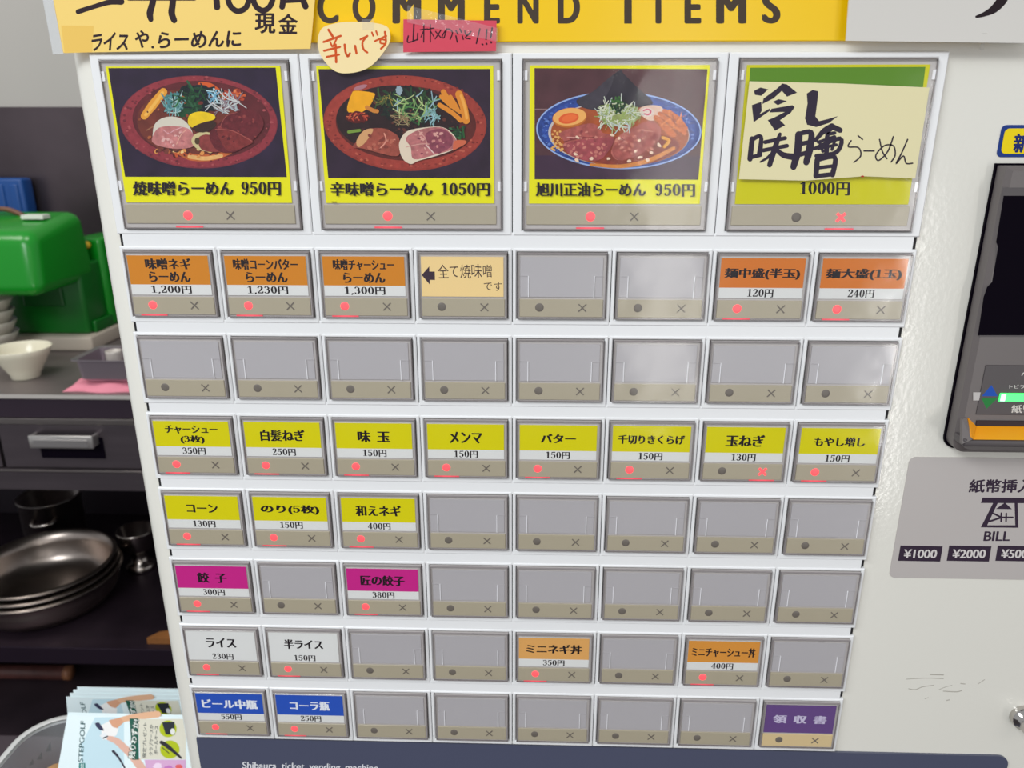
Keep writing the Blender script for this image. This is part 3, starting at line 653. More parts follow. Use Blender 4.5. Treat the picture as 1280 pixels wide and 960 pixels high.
sd = [at_y(1170 + x / 6.857, 440 + y / 6.857, YV - dy) for x, y, dy in ((225, 575, .0005), (262, 562, .0005), (312, 640, .0016), (312, 750, .0092), (222, 790, .0085))]
d.loops([[Vector(p) + Vector((0, o, 0)) for p in sd] for o in (0, .002)], VG, cap0=True, cap1=True); d.build('lip_surround', vo)

# bill label plate, new-note sticker, chrome lock
b = MB(); GP = mat('silver_label', (188, 181, 178), 0.35)
def rrect(x0, x1, z0, z1, r, n=6):
    L = []
    for cx, cz, a0 in ((x1 - r, z1 - r, 0), (x0 + r, z1 - r, 90), (x0 + r, z0 + r, 180), (x1 - r, z0 + r, 270)):
        L += [(cx + r * math.cos(math.radians(a0 + 90 * j / n)), cz + r * math.sin(math.radians(a0 + 90 * j / n))) for j in range(n + 1)]
    return L
b.loops([[(x, y, z) for x, z in rrect(px(4.30), px(7.5), pz(3.73), pz(2.235), .003)] for y in (.0026, .0022)], GP, cap0=True, cap1=True)
fl = Flat(b, zoomed(1110, 560, 5.647, .0022)); PK = ink(52, 38, 56)
fl.text('紙幣挿入', 800, 268, 455, 96, PK, bx=.03, by=.02, shear=.12)
fl.poly([(668, 350), (1010, 352), (1010, 390), (655, 388)], PK); fl.up()
fl.poly([(742, 388), (775, 388), (700, 545), (898, 545), (893, 388), (915, 388), (920, 563), (655, 560)], PK)
fl.poly([(825, 385), (875, 432), (762, 430)], PK)
fl.ribbon([(880, 490), (800, 490), (745, 462)], 13, PK, False); fl.ribbon([(800, 490), (716, 518)], 13, PK, False); fl.ribbon([(800, 460), (798, 518)], 12, PK, False); fl.ribbon([(835, 462), (833, 518)], 12, PK, False)
fl.text('BILL', 770, 622, 186, 68, PK, bx=.03, by=.012, shear=.15)
for x, t in ((228, '¥1000'), (572, '¥2000'), (915, '¥5000')):
    fl.k = 1; fl.poly([(x - 140, 688), (x + 158, 694), (x + 140, 802), (x - 158, 796)], PK); fl.up(); fl.text(t, x, 746, 235, 62, ink(214, 208, 206), bx=.03, by=.012, shear=.15)
b.build('bill_label', machine)
b = MB(); c0 = at_y(1252, 200, .002); c1 = at_y(1256, 158, .002)
for g, m, y in ((0, ink(30, 58, 130), .0021), (.0014, ink(242, 214, 20), .0020)):
    b.loops([[(x, yy, z) for x, z in rrect(px(4.615) + g, px(6.8) - g, pz(-.875) + g, pz(-1.165) - g, .002)] for yy in (.0026, y)], m, cap1=True)
fl = Flat(b, lambda a, c: at_y(a, c, .0019)); fl.text('新', 1277, 179, 20, 24, ink(24, 40, 110), bx=.04, by=.02, shear=.1); b.build('sticker', machine)
b = MB(); c = at_y(1286, 905, -.004)
b.lathe([(.0001, .012), (.0040, .012), (.0048, .0112), (.0052, .0098), (.0052, .004), (.0064, .0034), (.0066, 0), (.0066, -.002)], (c.x, .0016, c.z), mat('chrome', (200, 196, 192), .12, metal=1.0), 32, Matrix.Rotation(math.pi / 2, 3, 'X'))
b.box(c.x - .0004, c.x + .0004, -.0106, -.0100, c.z - .0025, c.z + .0025, DARK); b.build('lock_cylinder', machine)

# ------------------------------------------------------------------ papers stuck on the machine
def sheet(b, pts, y, t, m, back=None):
    b.loops([[(p.x, yy, p.z) for p in [at_y(a, c, y) for a, c in pts]] for yy in (y + t, y)], m, cap0=True, cap1=True)
b = MB(); CR = mat('cream_paper', (248, 212, 116), .5)
sheet(b, [(79, 66), (388, 61), (399, -60), (55, -60)], -.0012, .0004, CR)
fl = Flat(b, zoomed(60, 0, 3.765, -.0012)); MK = ink(48, 34, 40)
fl.poly([(62, 120), (215, 122), (208, 246), (78, 250)], ink(240, 198, 100)); fl.up()
for pts, w in [([(142, 55), (220, 30), (290, 10), (345, 8)], [24, 22, 26, 30]), ([(190, -90), (290, -95)], 24), ([(380, -8), (690, -8)], 22), ([(510, -120), (495, 0), (480, 60), (484, 92)], [28, 30, 32, 24]), ([(590, -120), (588, 0), (582, 60), (594, 96)], [28, 30, 32, 28]), ([(400, -100), (680, -100)], 22),
               ([(790, -130), (792, -20), (796, 34)], 30), ([(890, -120), (850, -60), (852, 15), (890, 52), (935, 30), (948, -50), (890, -120)], 27), ([(1010, -120), (968, -60), (972, 18), (1012, 50), (1050, 20), (1058, -50), (1010, -120)], 27),
               ([(1110, -110), (1106, 0), (1102, 32)], 28), ([(1195, -110), (1200, -10), (1212, 30)], [26, 28, 30]), ([(1106, 8), (1205, 2)], 16), ([(1110, -105), (1195, -105)], 20)]:
    fl.ribbon(pts, w, MK)
fl.text('現', 1022, 110, 98, 96, MK, bx=.03, by=.02, jit=.03); fl.text('金', 1130, 112, 92, 96, MK, bx=.03, by=.02, jit=.03)
fl.text('ライス', 292, 196, 176, 88, MK, bx=.032, by=.022, jit=.08, rot=.04, shear=.15); fl.text('や', 442, 184, 66, 84, MK, bx=.032, by=.022, jit=.05); fl.ell(493, 222, 7, 6, MK, n=12)
fl.text('らーめんに', 714, 186, 392, 80, MK, bx=.032, by=.022, jit=.06, rot=.02, shear=.08)
o = b.build('paper_sign', None, at_y(230, 66, -.0012))
tag(o, 'yellow handwritten paper sign at top left reading 現金 in black marker', 'sign')
b = MB(); sheet(b, [(66, 68), (79.5, 67.5), (56, -60), (42, -60)], -.0012, .0004, clear_mat('plastic_sleeve', (.96, .96, .95), .1, bump=.3, bscale=90, haze=.35)); b.build('clear_sleeve', o)

b = MB(); OV = mat('oval_paper', (250, 226, 168), .55)
ov = [(100, 165), (160, 138), (250, 125), (380, 128), (470, 150), (492, 195), (485, 250), (430, 330), (370, 385), (300, 412), (215, 418), (160, 395), (110, 340), (85, 290), (78, 230)]
Q = []
n = len(ov)
for i in range(n):
    p0, p1, p2, p3 = [np.array(ov[(i + j) % n], float) for j in (-1, 0, 1, 2)]
    for t in np.linspace(0, 1, 5)[:-1]: Q.append(tuple(0.5 * (2 * p1 + (p2 - p0) * t + (2 * p0 - 5 * p1 + 4 * p2 - p3) * t * t + (3 * p1 - p0 - 3 * p2 + p3) * t ** 3)))
sheet(b, [(380 + x / 4.571, y / 4.571) for x, y in Q], -.0030, .0004, OV)
fl = Flat(b, zoomed(380, 0, 4.571, -.0030)); RO = ink(212, 84, 32)
for pts, w in [([(140, 170), (165, 210)], 14), ([(112, 240), (210, 205)], 13), ([(150, 240), (160, 265)], 10), ([(190, 215), (165, 265)], 10), ([(115, 290), (205, 268)], 13), ([(130, 325), (200, 312)], 12), ([(180, 255), (184, 355)], 14),
               ([(232, 255), (238, 300), (250, 322), (262, 305)], 13), ([(292, 262), (300, 305)], 13), ([(322, 225), (362, 205)], 11), ([(362, 205), (335, 240), (340, 280), (362, 300)], 12), ([(388, 185), (396, 205)], 10), ([(412, 178), (420, 200)], 10),
               ([(405, 235), (470, 205)], 11), ([(462, 182), (468, 230), (462, 255), (440, 278)], 12), ([(462, 228), (440, 225), (436, 245), (458, 250)], 10)]:
    fl.ribbon(pts, w, RO)
o = b.build('paper_note', None, at_y(440, 90, -.003)); tag(o, 'cream oval paper note with orange handwriting 辛いです', 'note')
TAPE = clear_mat('clear_tape', (.97, .97, .97), .10, bump=.6, bscale=160, gain=1.0, ior=1.6, haze=.10)
b = MB(); fl = Flat(b, zoomed(380, 0, 4.571, -.0032)); fl.poly([(330, 110), (400, 110), (400, 170), (330, 170)], TAPE); b.build('clear_tape', o)

b = MB(); PN = mat('pink_paper', (216, 66, 88), .45, bump=.15, bscale=150)
sheet(b, [(380 + x / 4.571, y / 4.571) for x, y in ((567, 298), (1097, 292), (1100, 118), (568, 110))], -.0016, .0004, PN)
fl = Flat(b, zoomed(380, 0, 4.571, -.0016)); PB = ink(60, 26, 40)
for pts, w in [([(628, 140), (624, 235)], 9), ([(596, 205), (594, 242), (650, 225)], 8), ([(650, 190), (648, 228)], 8), ([(685, 140), (684, 240)], 7), ([(665, 170), (706, 165)], 7), ([(684, 175), (668, 212)], 6), ([(722, 140), (722, 240)], 7), ([(708, 168), (742, 160)], 7), ([(722, 175), (742, 210)], 6),
               ([(752, 180), (782, 215)], 7), ([(782, 172), (750, 222)], 7), ([(815, 165), (800, 215), (790, 205), (820, 165), (848, 185), (835, 225)], 7), ([(868, 175), (880, 195)], 8), ([(890, 165), (900, 185)], 8), ([(868, 205), (876, 240)], 8), ([(905, 205), (910, 225)], 7), ([(918, 175), (928, 200), (955, 180)], 7), ([(950, 190), (922, 215), (950, 222)], 7),
               ([(1005, 165), (995, 205), (985, 248)], 8), ([(1018, 252), (1022, 255)], 9), ([(1045, 170), (1040, 225)], 9), ([(1075, 160), (1068, 215)], 9), ([(1042, 248), (1044, 252)], 10), ([(1068, 240), (1070, 244)], 10)]:
    fl.ribbon(pts, w, PB)
o = b.build('paper_note', None, at_y(562, 64, -.0016)); tag(o, 'small pink paper strip with black handwriting, taped under yellow header', 'note')
b = MB(); rng = random.Random(3); V = []; F = []
for i in range(17):                            # crinkled clear tape along the slip's top edge
    t = i / 16; xa = 590 + t * 515
    for j, (off) in enumerate((0, .35, .7, 1)):
        yb = 30 + t * 130 + off * (78 + 20 * (1 - t)); V.append(at_y(380 + xa / 4.571, yb / 4.571, -.0019 - rng.uniform(0, .0006)))
for i in range(16):
    for j in range(3): k = i * 4 + j; F.append([k, k + 1, k + 5, k + 4])
b.add(V, F, TAPE); b.build('clear_tape', o)

b = MB(); WB = mat('laminated_white', (214, 210, 204), .3)
sheet(b, [(1057.5, 51), (1300, 54), (1300, -70), (1066, -70)], -.0045, .0008, WB)
fl = Flat(b, zoomed(960, 0, 4, -.0045)); fl.ribbon([(1240, -160), (1200, -60), (1170, 0), (1130, 45), (1085, 70), (1042, 84)], [30, 46, 50, 40, 24, 12], ink(36, 24, 30))
o = b.build('laminated_sheet', None, at_y(1180, 52, -.0045)); tag(o, 'white laminated sheet with one black brush stroke at the top right', 'sign')
b = MB(); pts = [(1072, 165), (1095, 165), (1080, 250), (1058, 248)]
V = [at_y(960 + x / 4, y / 4, Y) for (x, y), Y in zip(pts, (-.0048, -.0048, .0018, .0018))]; b.add(V, [[0, 3, 2, 1]], TAPE); b.build('clear_tape', o)

# the handwritten paper over the fourth picture button
b = MB(); PP = mat('cream_note', (232, 222, 176), .55)
sheet(b, [(915 + x / 4.365, 70 + y / 4.365) for x, y in ((38, 672), (400, 680), (720, 656), (1000, 668), (1078, 172), (600, 150), (96, 138))], -.0026, .0003, PP)
fl = Flat(b, zoomed(915, 70, 4.365, -.0026)); BR = ink(54, 46, 62)
for pl in [[(120, 190), (155, 172), (198, 182), (160, 217), (125, 212)], [(108, 268), (160, 250), (162, 300), (150, 318), (208, 285), (205, 300), (118, 362), (115, 330)],
           [(165, 262), (172, 232), (240, 182), (275, 150), (300, 155), (355, 200), (300, 222), (272, 190), (225, 232)], [(222, 250), (255, 235), (300, 246), (250, 268)],
           [(215, 288), (330, 268), (342, 280), (320, 310), (262, 350), (290, 378), (235, 408), (195, 350), (235, 333), (288, 305), (205, 308)],
           [(408, 205), (440, 185), (470, 192), (468, 230), (455, 330), (475, 355), (520, 345), (578, 328), (530, 365), (460, 388), (410, 375), (398, 340), (412, 260)]]:
    fl.poly(pl, BR)
for pts, w in [([(110, 452), (98, 562)], 24), ([(112, 455), (158, 440), (150, 535)], [20, 18, 24]), ([(95, 555), (155, 540)], 18),
               ([(180, 470), (290, 448)], 18), ([(170, 515), (300, 490)], 18), ([(262, 425), (235, 500), (205, 595)], [14, 26, 22]), ([(235, 510), (200, 550), (155, 578)], [18, 14, 8]), ([(240, 510), (280, 540), (332, 550)], [16, 26, 30]),
               ([(365, 430), (358, 520), (335, 605)], [34, 34, 28]), ([(365, 425), (430, 418), (425, 500), (405, 580)], [18, 26, 34, 28]), ([(370, 480), (425, 470)], 20), ([(365, 540), (415, 525)], 20),
               ([(455, 460), (500, 410), (545, 385)], [16, 24, 30]), ([(545, 385), (590, 405)], [26, 24]), ([(540, 400), (515, 425), (560, 420)], 16), ([(470, 470), (560, 440)], 14), ([(450, 505), (590, 450), (570, 525), (460, 545)], [16, 20, 20, 18]), ([(520, 440), (515, 535)], 22), ([(480, 475), (495, 520)], 14), ([(560, 465), (545, 510)], 14), ([(470, 505), (570, 485)], 14),
               ([(465, 565), (458, 655)], 24), ([(465, 568), (560, 552), (548, 648)], [18, 22, 24]), ([(470, 610), (550, 600)], 16), ([(460, 655), (548, 645)], 20)]:
    fl.ribbon(pts, [k * 1.22 for k in w] if isinstance(w, list) else w * 1.22, BR)
for pts in [([(688, 435), (712, 455)]), ([(650, 462), (634, 495), (690, 500), (702, 545), (665, 580)]), ([(720, 518), (775, 518)]), ([(805, 455), (820, 520), (845, 560)]), ([(880, 440), (850, 520), (800, 570), (785, 540), (830, 490), (880, 490), (890, 540), (868, 578)]), ([(958, 455), (925, 530), (895, 588), (935, 545), (950, 585), (985, 585)])]:
    fl.ribbon(pts, 8, ink(58, 50, 58))
fl.ell(712, 657, 9, 5, ink(180, 50, 40), n=12)
o = b.build('paper_note', None, at_y(1040, 225, -.0026)); tag(o, 'cream paper with thick brush lettering 冷し味噌 over the fourth large button', 'note')

# ------------------------------------------------------------------ kitchen behind
CT = 0.894                                     # counter height
ct = thing('kitchen_counter', (-1.1, 1.44, 0), 'dark steel kitchen counter with drawers and open lower shelf', 'counter')
b = MB(); b.box(-2.1, 0.1, 1.095, 1.783, CT - .004, CT, mat('counter_top', (132, 123, 122), .4, metal=.55, noise=.1, nscale=9)); b.box(-2.1, 0.1, 1.0945, 1.098, CT - .009, CT, mat('edge_steel', (206, 200, 194), .3, metal=.2), .001); b.build('worktop', ct)
b = MB(); b.box(-2.1, 0.1, 1.10, 1.13, .842, CT - .005, mat('apron_dark', (62, 50, 62), .4, metal=.4), .001); b.box(-2.1, .1, 1.097, 1.103, .828, .841, STEEL, .001); b.build('apron', ct)
b = MB(); b.box(-2.1, 0.1, 1.10, 1.13, .678, .726, DSTEEL, .001); b.box(-2.1, .1, 1.096, 1.102, .7215, .7255, STEEL, .001); b.build('lower_rail', ct)
for x0, x1 in ((-1.098, -.55), (-1.65, -1.106), (-.542, 0)):
    b = MB(); b.box(x0, x1, 1.102, 1.125, .729, .826, DSTEEL, .0015); dr = b.build('drawer', ct)
    b = MB(); hx0 = -1.022 if x0 == -1.098 else (x0 + x1) / 2 - .07; hx1 = hx0 + .133
    b.box(hx0 + .006, hx1 + .008, 1.0995, 1.103, .752, .799, mat('recess_black', (12, 6, 18), .7, spec=.05), .001)
    HS = mat('handle_satin', (206, 202, 198), .3, metal=.8)
    b.box(hx0, hx1, 1.078, 1.083, .783, .811, HS, .002, 3); b.box(hx0 + .010, hx1 - .010, 1.0765, 1.079, .786, .803, mat('handle_face', (186, 182, 180), .35, metal=.8), .001)
    for hx in (hx0, hx1 - .006): b.box(hx, hx + .006, 1.08, 1.103, .785, .809, HS, .001)
    b.build('handle', dr)
b = MB(); b.box(-2.1, 0.1, 1.10, 1.76, .268, .28, mat('shelf_dark', (56, 44, 54), .4, metal=.5, noise=.2, nscale=20), .001); b.box(-2.1, .1, 1.098, 1.104, .238, .281, mat('shelf_lip', (48, 36, 50), .4, metal=.5), .001); b.build('lower_shelf', ct)
b = MB(); b.box(-2.1, .1, 1.74, 1.76, .02, .70, mat('back_panel', (40, 30, 40), .6)); b.build('back_panel', ct)
for x in (-1.75, -.65, .05):
    for y in (1.13, 1.72):
        b = MB(); b.box(x - .02, x + .02, y - .02, y + .02, 0, .70, DSTEEL, .003); b.build('leg', ct)

# green slicer
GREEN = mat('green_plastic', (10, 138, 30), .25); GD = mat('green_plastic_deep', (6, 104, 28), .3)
gm = thing('food_slicer', (-1.2, 1.5, CT), 'green plastic slicing machine on pale base on the counter', 'slicer')
b = MB()
def headxf(p):
    f = (p.z - 1.054) / .168; t = (1.515 - p.y) / .24
    return (p.x - .012 * f * (1 if p.x > -1.2 else -1), p.y + .030 * f * t, p.z - .030 * t * f)
b.box(-1.45, -1.070, 1.275, 1.515, 1.054, 1.222, GREEN, .030, 6, xf=headxf); b.build('head_cover', gm)
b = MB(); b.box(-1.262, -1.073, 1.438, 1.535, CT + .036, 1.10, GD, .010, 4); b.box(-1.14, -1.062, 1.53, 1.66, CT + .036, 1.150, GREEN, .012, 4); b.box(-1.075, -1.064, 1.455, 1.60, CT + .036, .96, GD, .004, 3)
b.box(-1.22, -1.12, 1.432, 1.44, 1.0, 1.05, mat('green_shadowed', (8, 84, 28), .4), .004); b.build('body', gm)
b = MB(); b.box(-1.27, -1.058, 1.415, 1.70, CT, CT + .036, mat('beige_base', (196, 184, 168), .4), .006, 3); b.build('base', gm)
b = MB(); q = at_z(44, 269, 1.218); b.box(q.x - .026, q.x + .026, q.y - .014, q.y + .014, 1.210, 1.2195, mat('white_tag', (222, 226, 214), .4), .001); b.build('maker_plate', gm)
b = MB(); a = at_y(-14, 264, 1.455); c = at_y(30, 270, 1.455)
b.tube([(a.x + (c.x - a.x) * t, 1.455, a.z + (c.z - a.z) * t + .010 * math.sin(math.pi * t)) for t in np.linspace(0, 1, 12)], .006, mat('brown_grip', (112, 74, 54), .5)); b.build('handle', gm)
b = MB(); q = at_y(109, 306, 1.518); b.lathe([(.0001, .012), (.006, .011), (.009, .007), (.009, 0)], q, mat('yellow_knob', (226, 186, 40), .4), 20, Matrix.Rotation(math.pi / 2, 3, 'X')); b.box(q.x - .003, q.x + .003, 1.516, 1.535, q.z - .003, q.z + .003, DARK); b.build('knob', gm)

b = MB(); BLU = mat('blue_plastic', (16, 72, 140), .4); b.box(-1.60, -1.362, 1.728, 1.776, CT, 1.282, BLU, .008, 3)
for x in (-1.57, -1.52, -1.47, -1.425, -1.385): b.box(x - .012, x + .012, 1.722, 1.732, CT + .02, 1.268, BLU, .005, 3)
o = b.build('storage_container', None, (-1.48, 1.75, CT)); tag(o, 'ribbed blue plastic container standing behind the green slicer', 'container')

# bowls on the counter
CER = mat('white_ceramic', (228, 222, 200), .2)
def bowl(name, c, R, H, foot, m, label, group=None, th=.004, cat='bowl'):
    b = MB(); b.lathe([(.0001, .004), (foot * .92, .004), (foot, 0), (foot * 1.03, .001), (foot * 1.05, H * .12), (R * .70, H * .45), (R * .90, H * .78), (R, H), (R * .985, H + .001), (R - th, H - .002), (R * .86, H * .74), (R * .64, H * .42), (foot * .8, H * .17), (.0001, H * .14)], c, m, 56)
    o = b.build(name, None, c); return tag(o, label, cat, group)
bowl('soup_bowl', (-1.093, 1.212, CT), .060, .066, .028, CER, 'single white ceramic bowl at the front of the counter')
ys = 1.335
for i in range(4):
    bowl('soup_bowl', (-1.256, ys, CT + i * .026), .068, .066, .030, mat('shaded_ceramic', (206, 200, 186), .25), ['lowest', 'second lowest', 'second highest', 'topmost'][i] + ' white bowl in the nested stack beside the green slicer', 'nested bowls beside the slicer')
# pink cloth with steel tray on it
b = MB(); PK2 = mat('pink_cloth', (232, 142, 160), .8, bump=.5, bscale=300)
V = []; F = []; nx, ny = 22, 14; rng = random.Random(5)
for i in range(nx + 1):
    for j in range(ny + 1):
        u, v = i / nx, j / ny; e = min(1, min(u, 1 - u) * 8) * min(1, min(v, 1 - v) * 6)
        V.append((-.955 + u * .20 + .006 * math.sin(9 * v), 1.112 + v * .12 + .004 * math.sin(11 * u), CT + .0005 + e ** .5 * (.0130 + .0030 * math.sin(16 * u + 5 * v) * (1.3 if v < .2 else .2))))
for i in range(nx):
    for j in range(ny): k = i * (ny + 1) + j; F.append([k, k + ny + 1, k + ny + 2, k + 1])
b.add(V, F, PK2, True); b.box(-.950, -.762, 1.118, 1.226, CT + .0003, CT + .004, PK2)
o = b.build('dish_cloth', None, (-.86, 1.17, CT)); tag(o, 'folded pink cloth lying under the small steel tray', 'cloth')
b = MB(); tz = CT + .0165; SP_ = mat('pan_steel', (186, 174, 182), .3, metal=.85)
def rl(x0, x1, y0, y1, z, r=.012): return [(x, y, z) for x, y in rrect(x0, x1, y0, y1, r, 4)]
X0, X1, Y0, Y1 = -.925, -.775, 1.125, 1.225
b.loops([rl(X0 + .012, X1 - .012, Y0 + .008, Y1 - .008, tz), rl(X0 + .006, X1 - .006, Y0 + .004, Y1 - .004, tz + .006), rl(X0 + .002, X1 - .002, Y0 + .001, Y1 - .001, tz + .048), rl(X0 - .008, X1 + .008, Y0 - .008, Y1 + .008, tz + .050), rl(X0 - .008, X1 + .008, Y0 - .008, Y1 + .008, tz + .048), rl(X0 - .001, X1 + .001, Y0 - .001, Y1 + .001, tz + .046), rl(X0 + .003, X1 - .003, Y0 + .002, Y1 - .002, tz + .007), rl(X0 + .012, X1 - .012, Y0 + .009, Y1 - .009, tz + .0015)], SP_, cap0=True, cap1=True)
o = b.build('steel_tray', None, (-.85, 1.175, tz)); tag(o, 'small deep stainless tray resting on the pink cloth', 'tray')
b = MB(); c = (-.868, 1.172, tz + .0018)
b.lathe([(.0001, 0), (.014, 0), (.0155, .002), (.0160, .050), (.0160, .054), (.0142, .054), (.014, .004), (.0001, .003)], c, mat('cup_beige', (196, 188, 180), .3), 28)
o = b.build('measuring_cup', None, c); tag(o, 'small pale cup standing inside the steel tray', 'cup')

# lower shelf: mixing bowls and pots
MX = mat('worn_bowl_steel', (178, 166, 158), .3, metal=1.0, noise=.12, nscale=14)
def mixing(c, R, H, label):
    b = MB(); P = [(.0001, 0), (R * .68, 0), (R * .85, H * .10), (R * .945, H * .34), (R * .985, H * .68), (R, H - .001), (R + .008, H), (R + .009, H - .0025), (R + .007, H + .002), (R - .001, H + .002), (R * .972, H * .69), (R * .931, H * .35), (R * .835, H * .115), (R * .66, .003), (.0001, .003)]
    b.lathe(P, c, MX, 72); o = b.build('mixing_bowl', None, c); tag(o, label, 'bowl', 'steel mixing bowls on the lower shelf')
bx, by = -1.2, 1.285
mixing((bx, by, .2805), .166, .080, 'lowest big steel bowl in the nest under the counter')
mixing((bx, by, .2885), .161, .086, 'middle big steel bowl in the nest under the counter')
mixing((bx, by, .2965), .156, .094, 'top big steel mixing bowl, its shiny inside showing, under the counter')
def pot(c, R, H, label, hang, name='stock_pot'):
    b = MB(); b.lathe([(.0001, 0), (R * .97, 0), (R, .004), (R, H), (R + .004, H + .002), (R + .004, H + .004), (R - .002, H + .004), (R - .003, .006), (.0001, .004)], c, STEEL, 48)
    o = b.build(name, None, c); tag(o, label, 'pot')
    h = MB(); a0 = hang; pts = []
    for t in np.linspace(-1, 1, 13):
        a = a0 + t * .36; rr_ = R - .001 + .030 * (1 - abs(t) ** 4); pts.append((c[0] + rr_ * math.cos(a), c[1] + rr_ * math.sin(a), c[2] + H * .74))
    h.tube(pts, .006, mat('pot_handle', (206, 196, 188), .2, metal=1.0)); h.build('handle', o); return o
pot((-1.345, 1.56, .281), .078, .150, 'steel pot with side handle behind the mixing bowls', -1.25)
b = MB(); c = (-1.045, 1.44, .281)
b.lathe([(.0001, 0), (.036, 0), (.038, .004), (.036, .018), (.022, .022), (.022, .058), (.036, .060), (.042, .066), (.047, .112), (.048, .116), (.044, .116), (.038, .070), (.0001, .066)], c, mat('fitting_chrome', (190, 180, 172), .2, metal=1.0), 40)
o = b.build('steel_pedestal_cup', None, c); tag(o, 'steel footed cup beside the machine edge on the lower shelf', 'cup')
b = MB(); b.loops([[(x, y, z) for x, y in ((-.872, 1.118), (-.70, 1.118), (-.70, 1.19), (-.853, 1.142))] for z in (.2815, .2975)], mat('wood', (160, 104, 56), .5, noise=.2, nscale=40), cap0=True, cap1=True)
o = b.build('wooden_board', None, (-.78, 1.17, .2815)); tag(o, 'brown wooden board corner lying on the lower shelf', 'board')
b = MB(); b.tube([(-1.75, 1.335, .0195), (-1.5, 1.335, .0195), (-1.232, 1.335, .0195)], .019, mat('rust_pipe', (92, 54, 50), .5, noise=.3, nscale=40), 16)
b.tube([(-1.24, 1.335, .0195), (-1.225, 1.335, .0195)], .0195, mat('pipe_cap', (150, 100, 70), .4), 16)
o = b.build('floor_pipe', None, (-1.45, 1.335, 0)); tag(o, 'rust brown pipe lying on the floor below the counter', 'pipe')

# ------------------------------------------------------------------ leaflets in a clear basket beside the machine
TZ = 0.845
tb = thing('side_table', (-.37, .19, 0), 'dark side table holding the leaflet basket beside the machine', 'table')
TBM = mat('table_dark', (48, 34, 44), .5, noise=.15, nscale=30)
b = MB(); b.box(-.56, -.20, .03, .24, TZ - .022, TZ, TBM, .003); b.build('tabletop', tb)
for x in (-.54, -.22):
    for y in (.05, .22): b = MB(); b.box(x - .014, x + .014, y - .014, y + .014, 0, TZ - .022, TBM, .002); b.build('leg', tb)

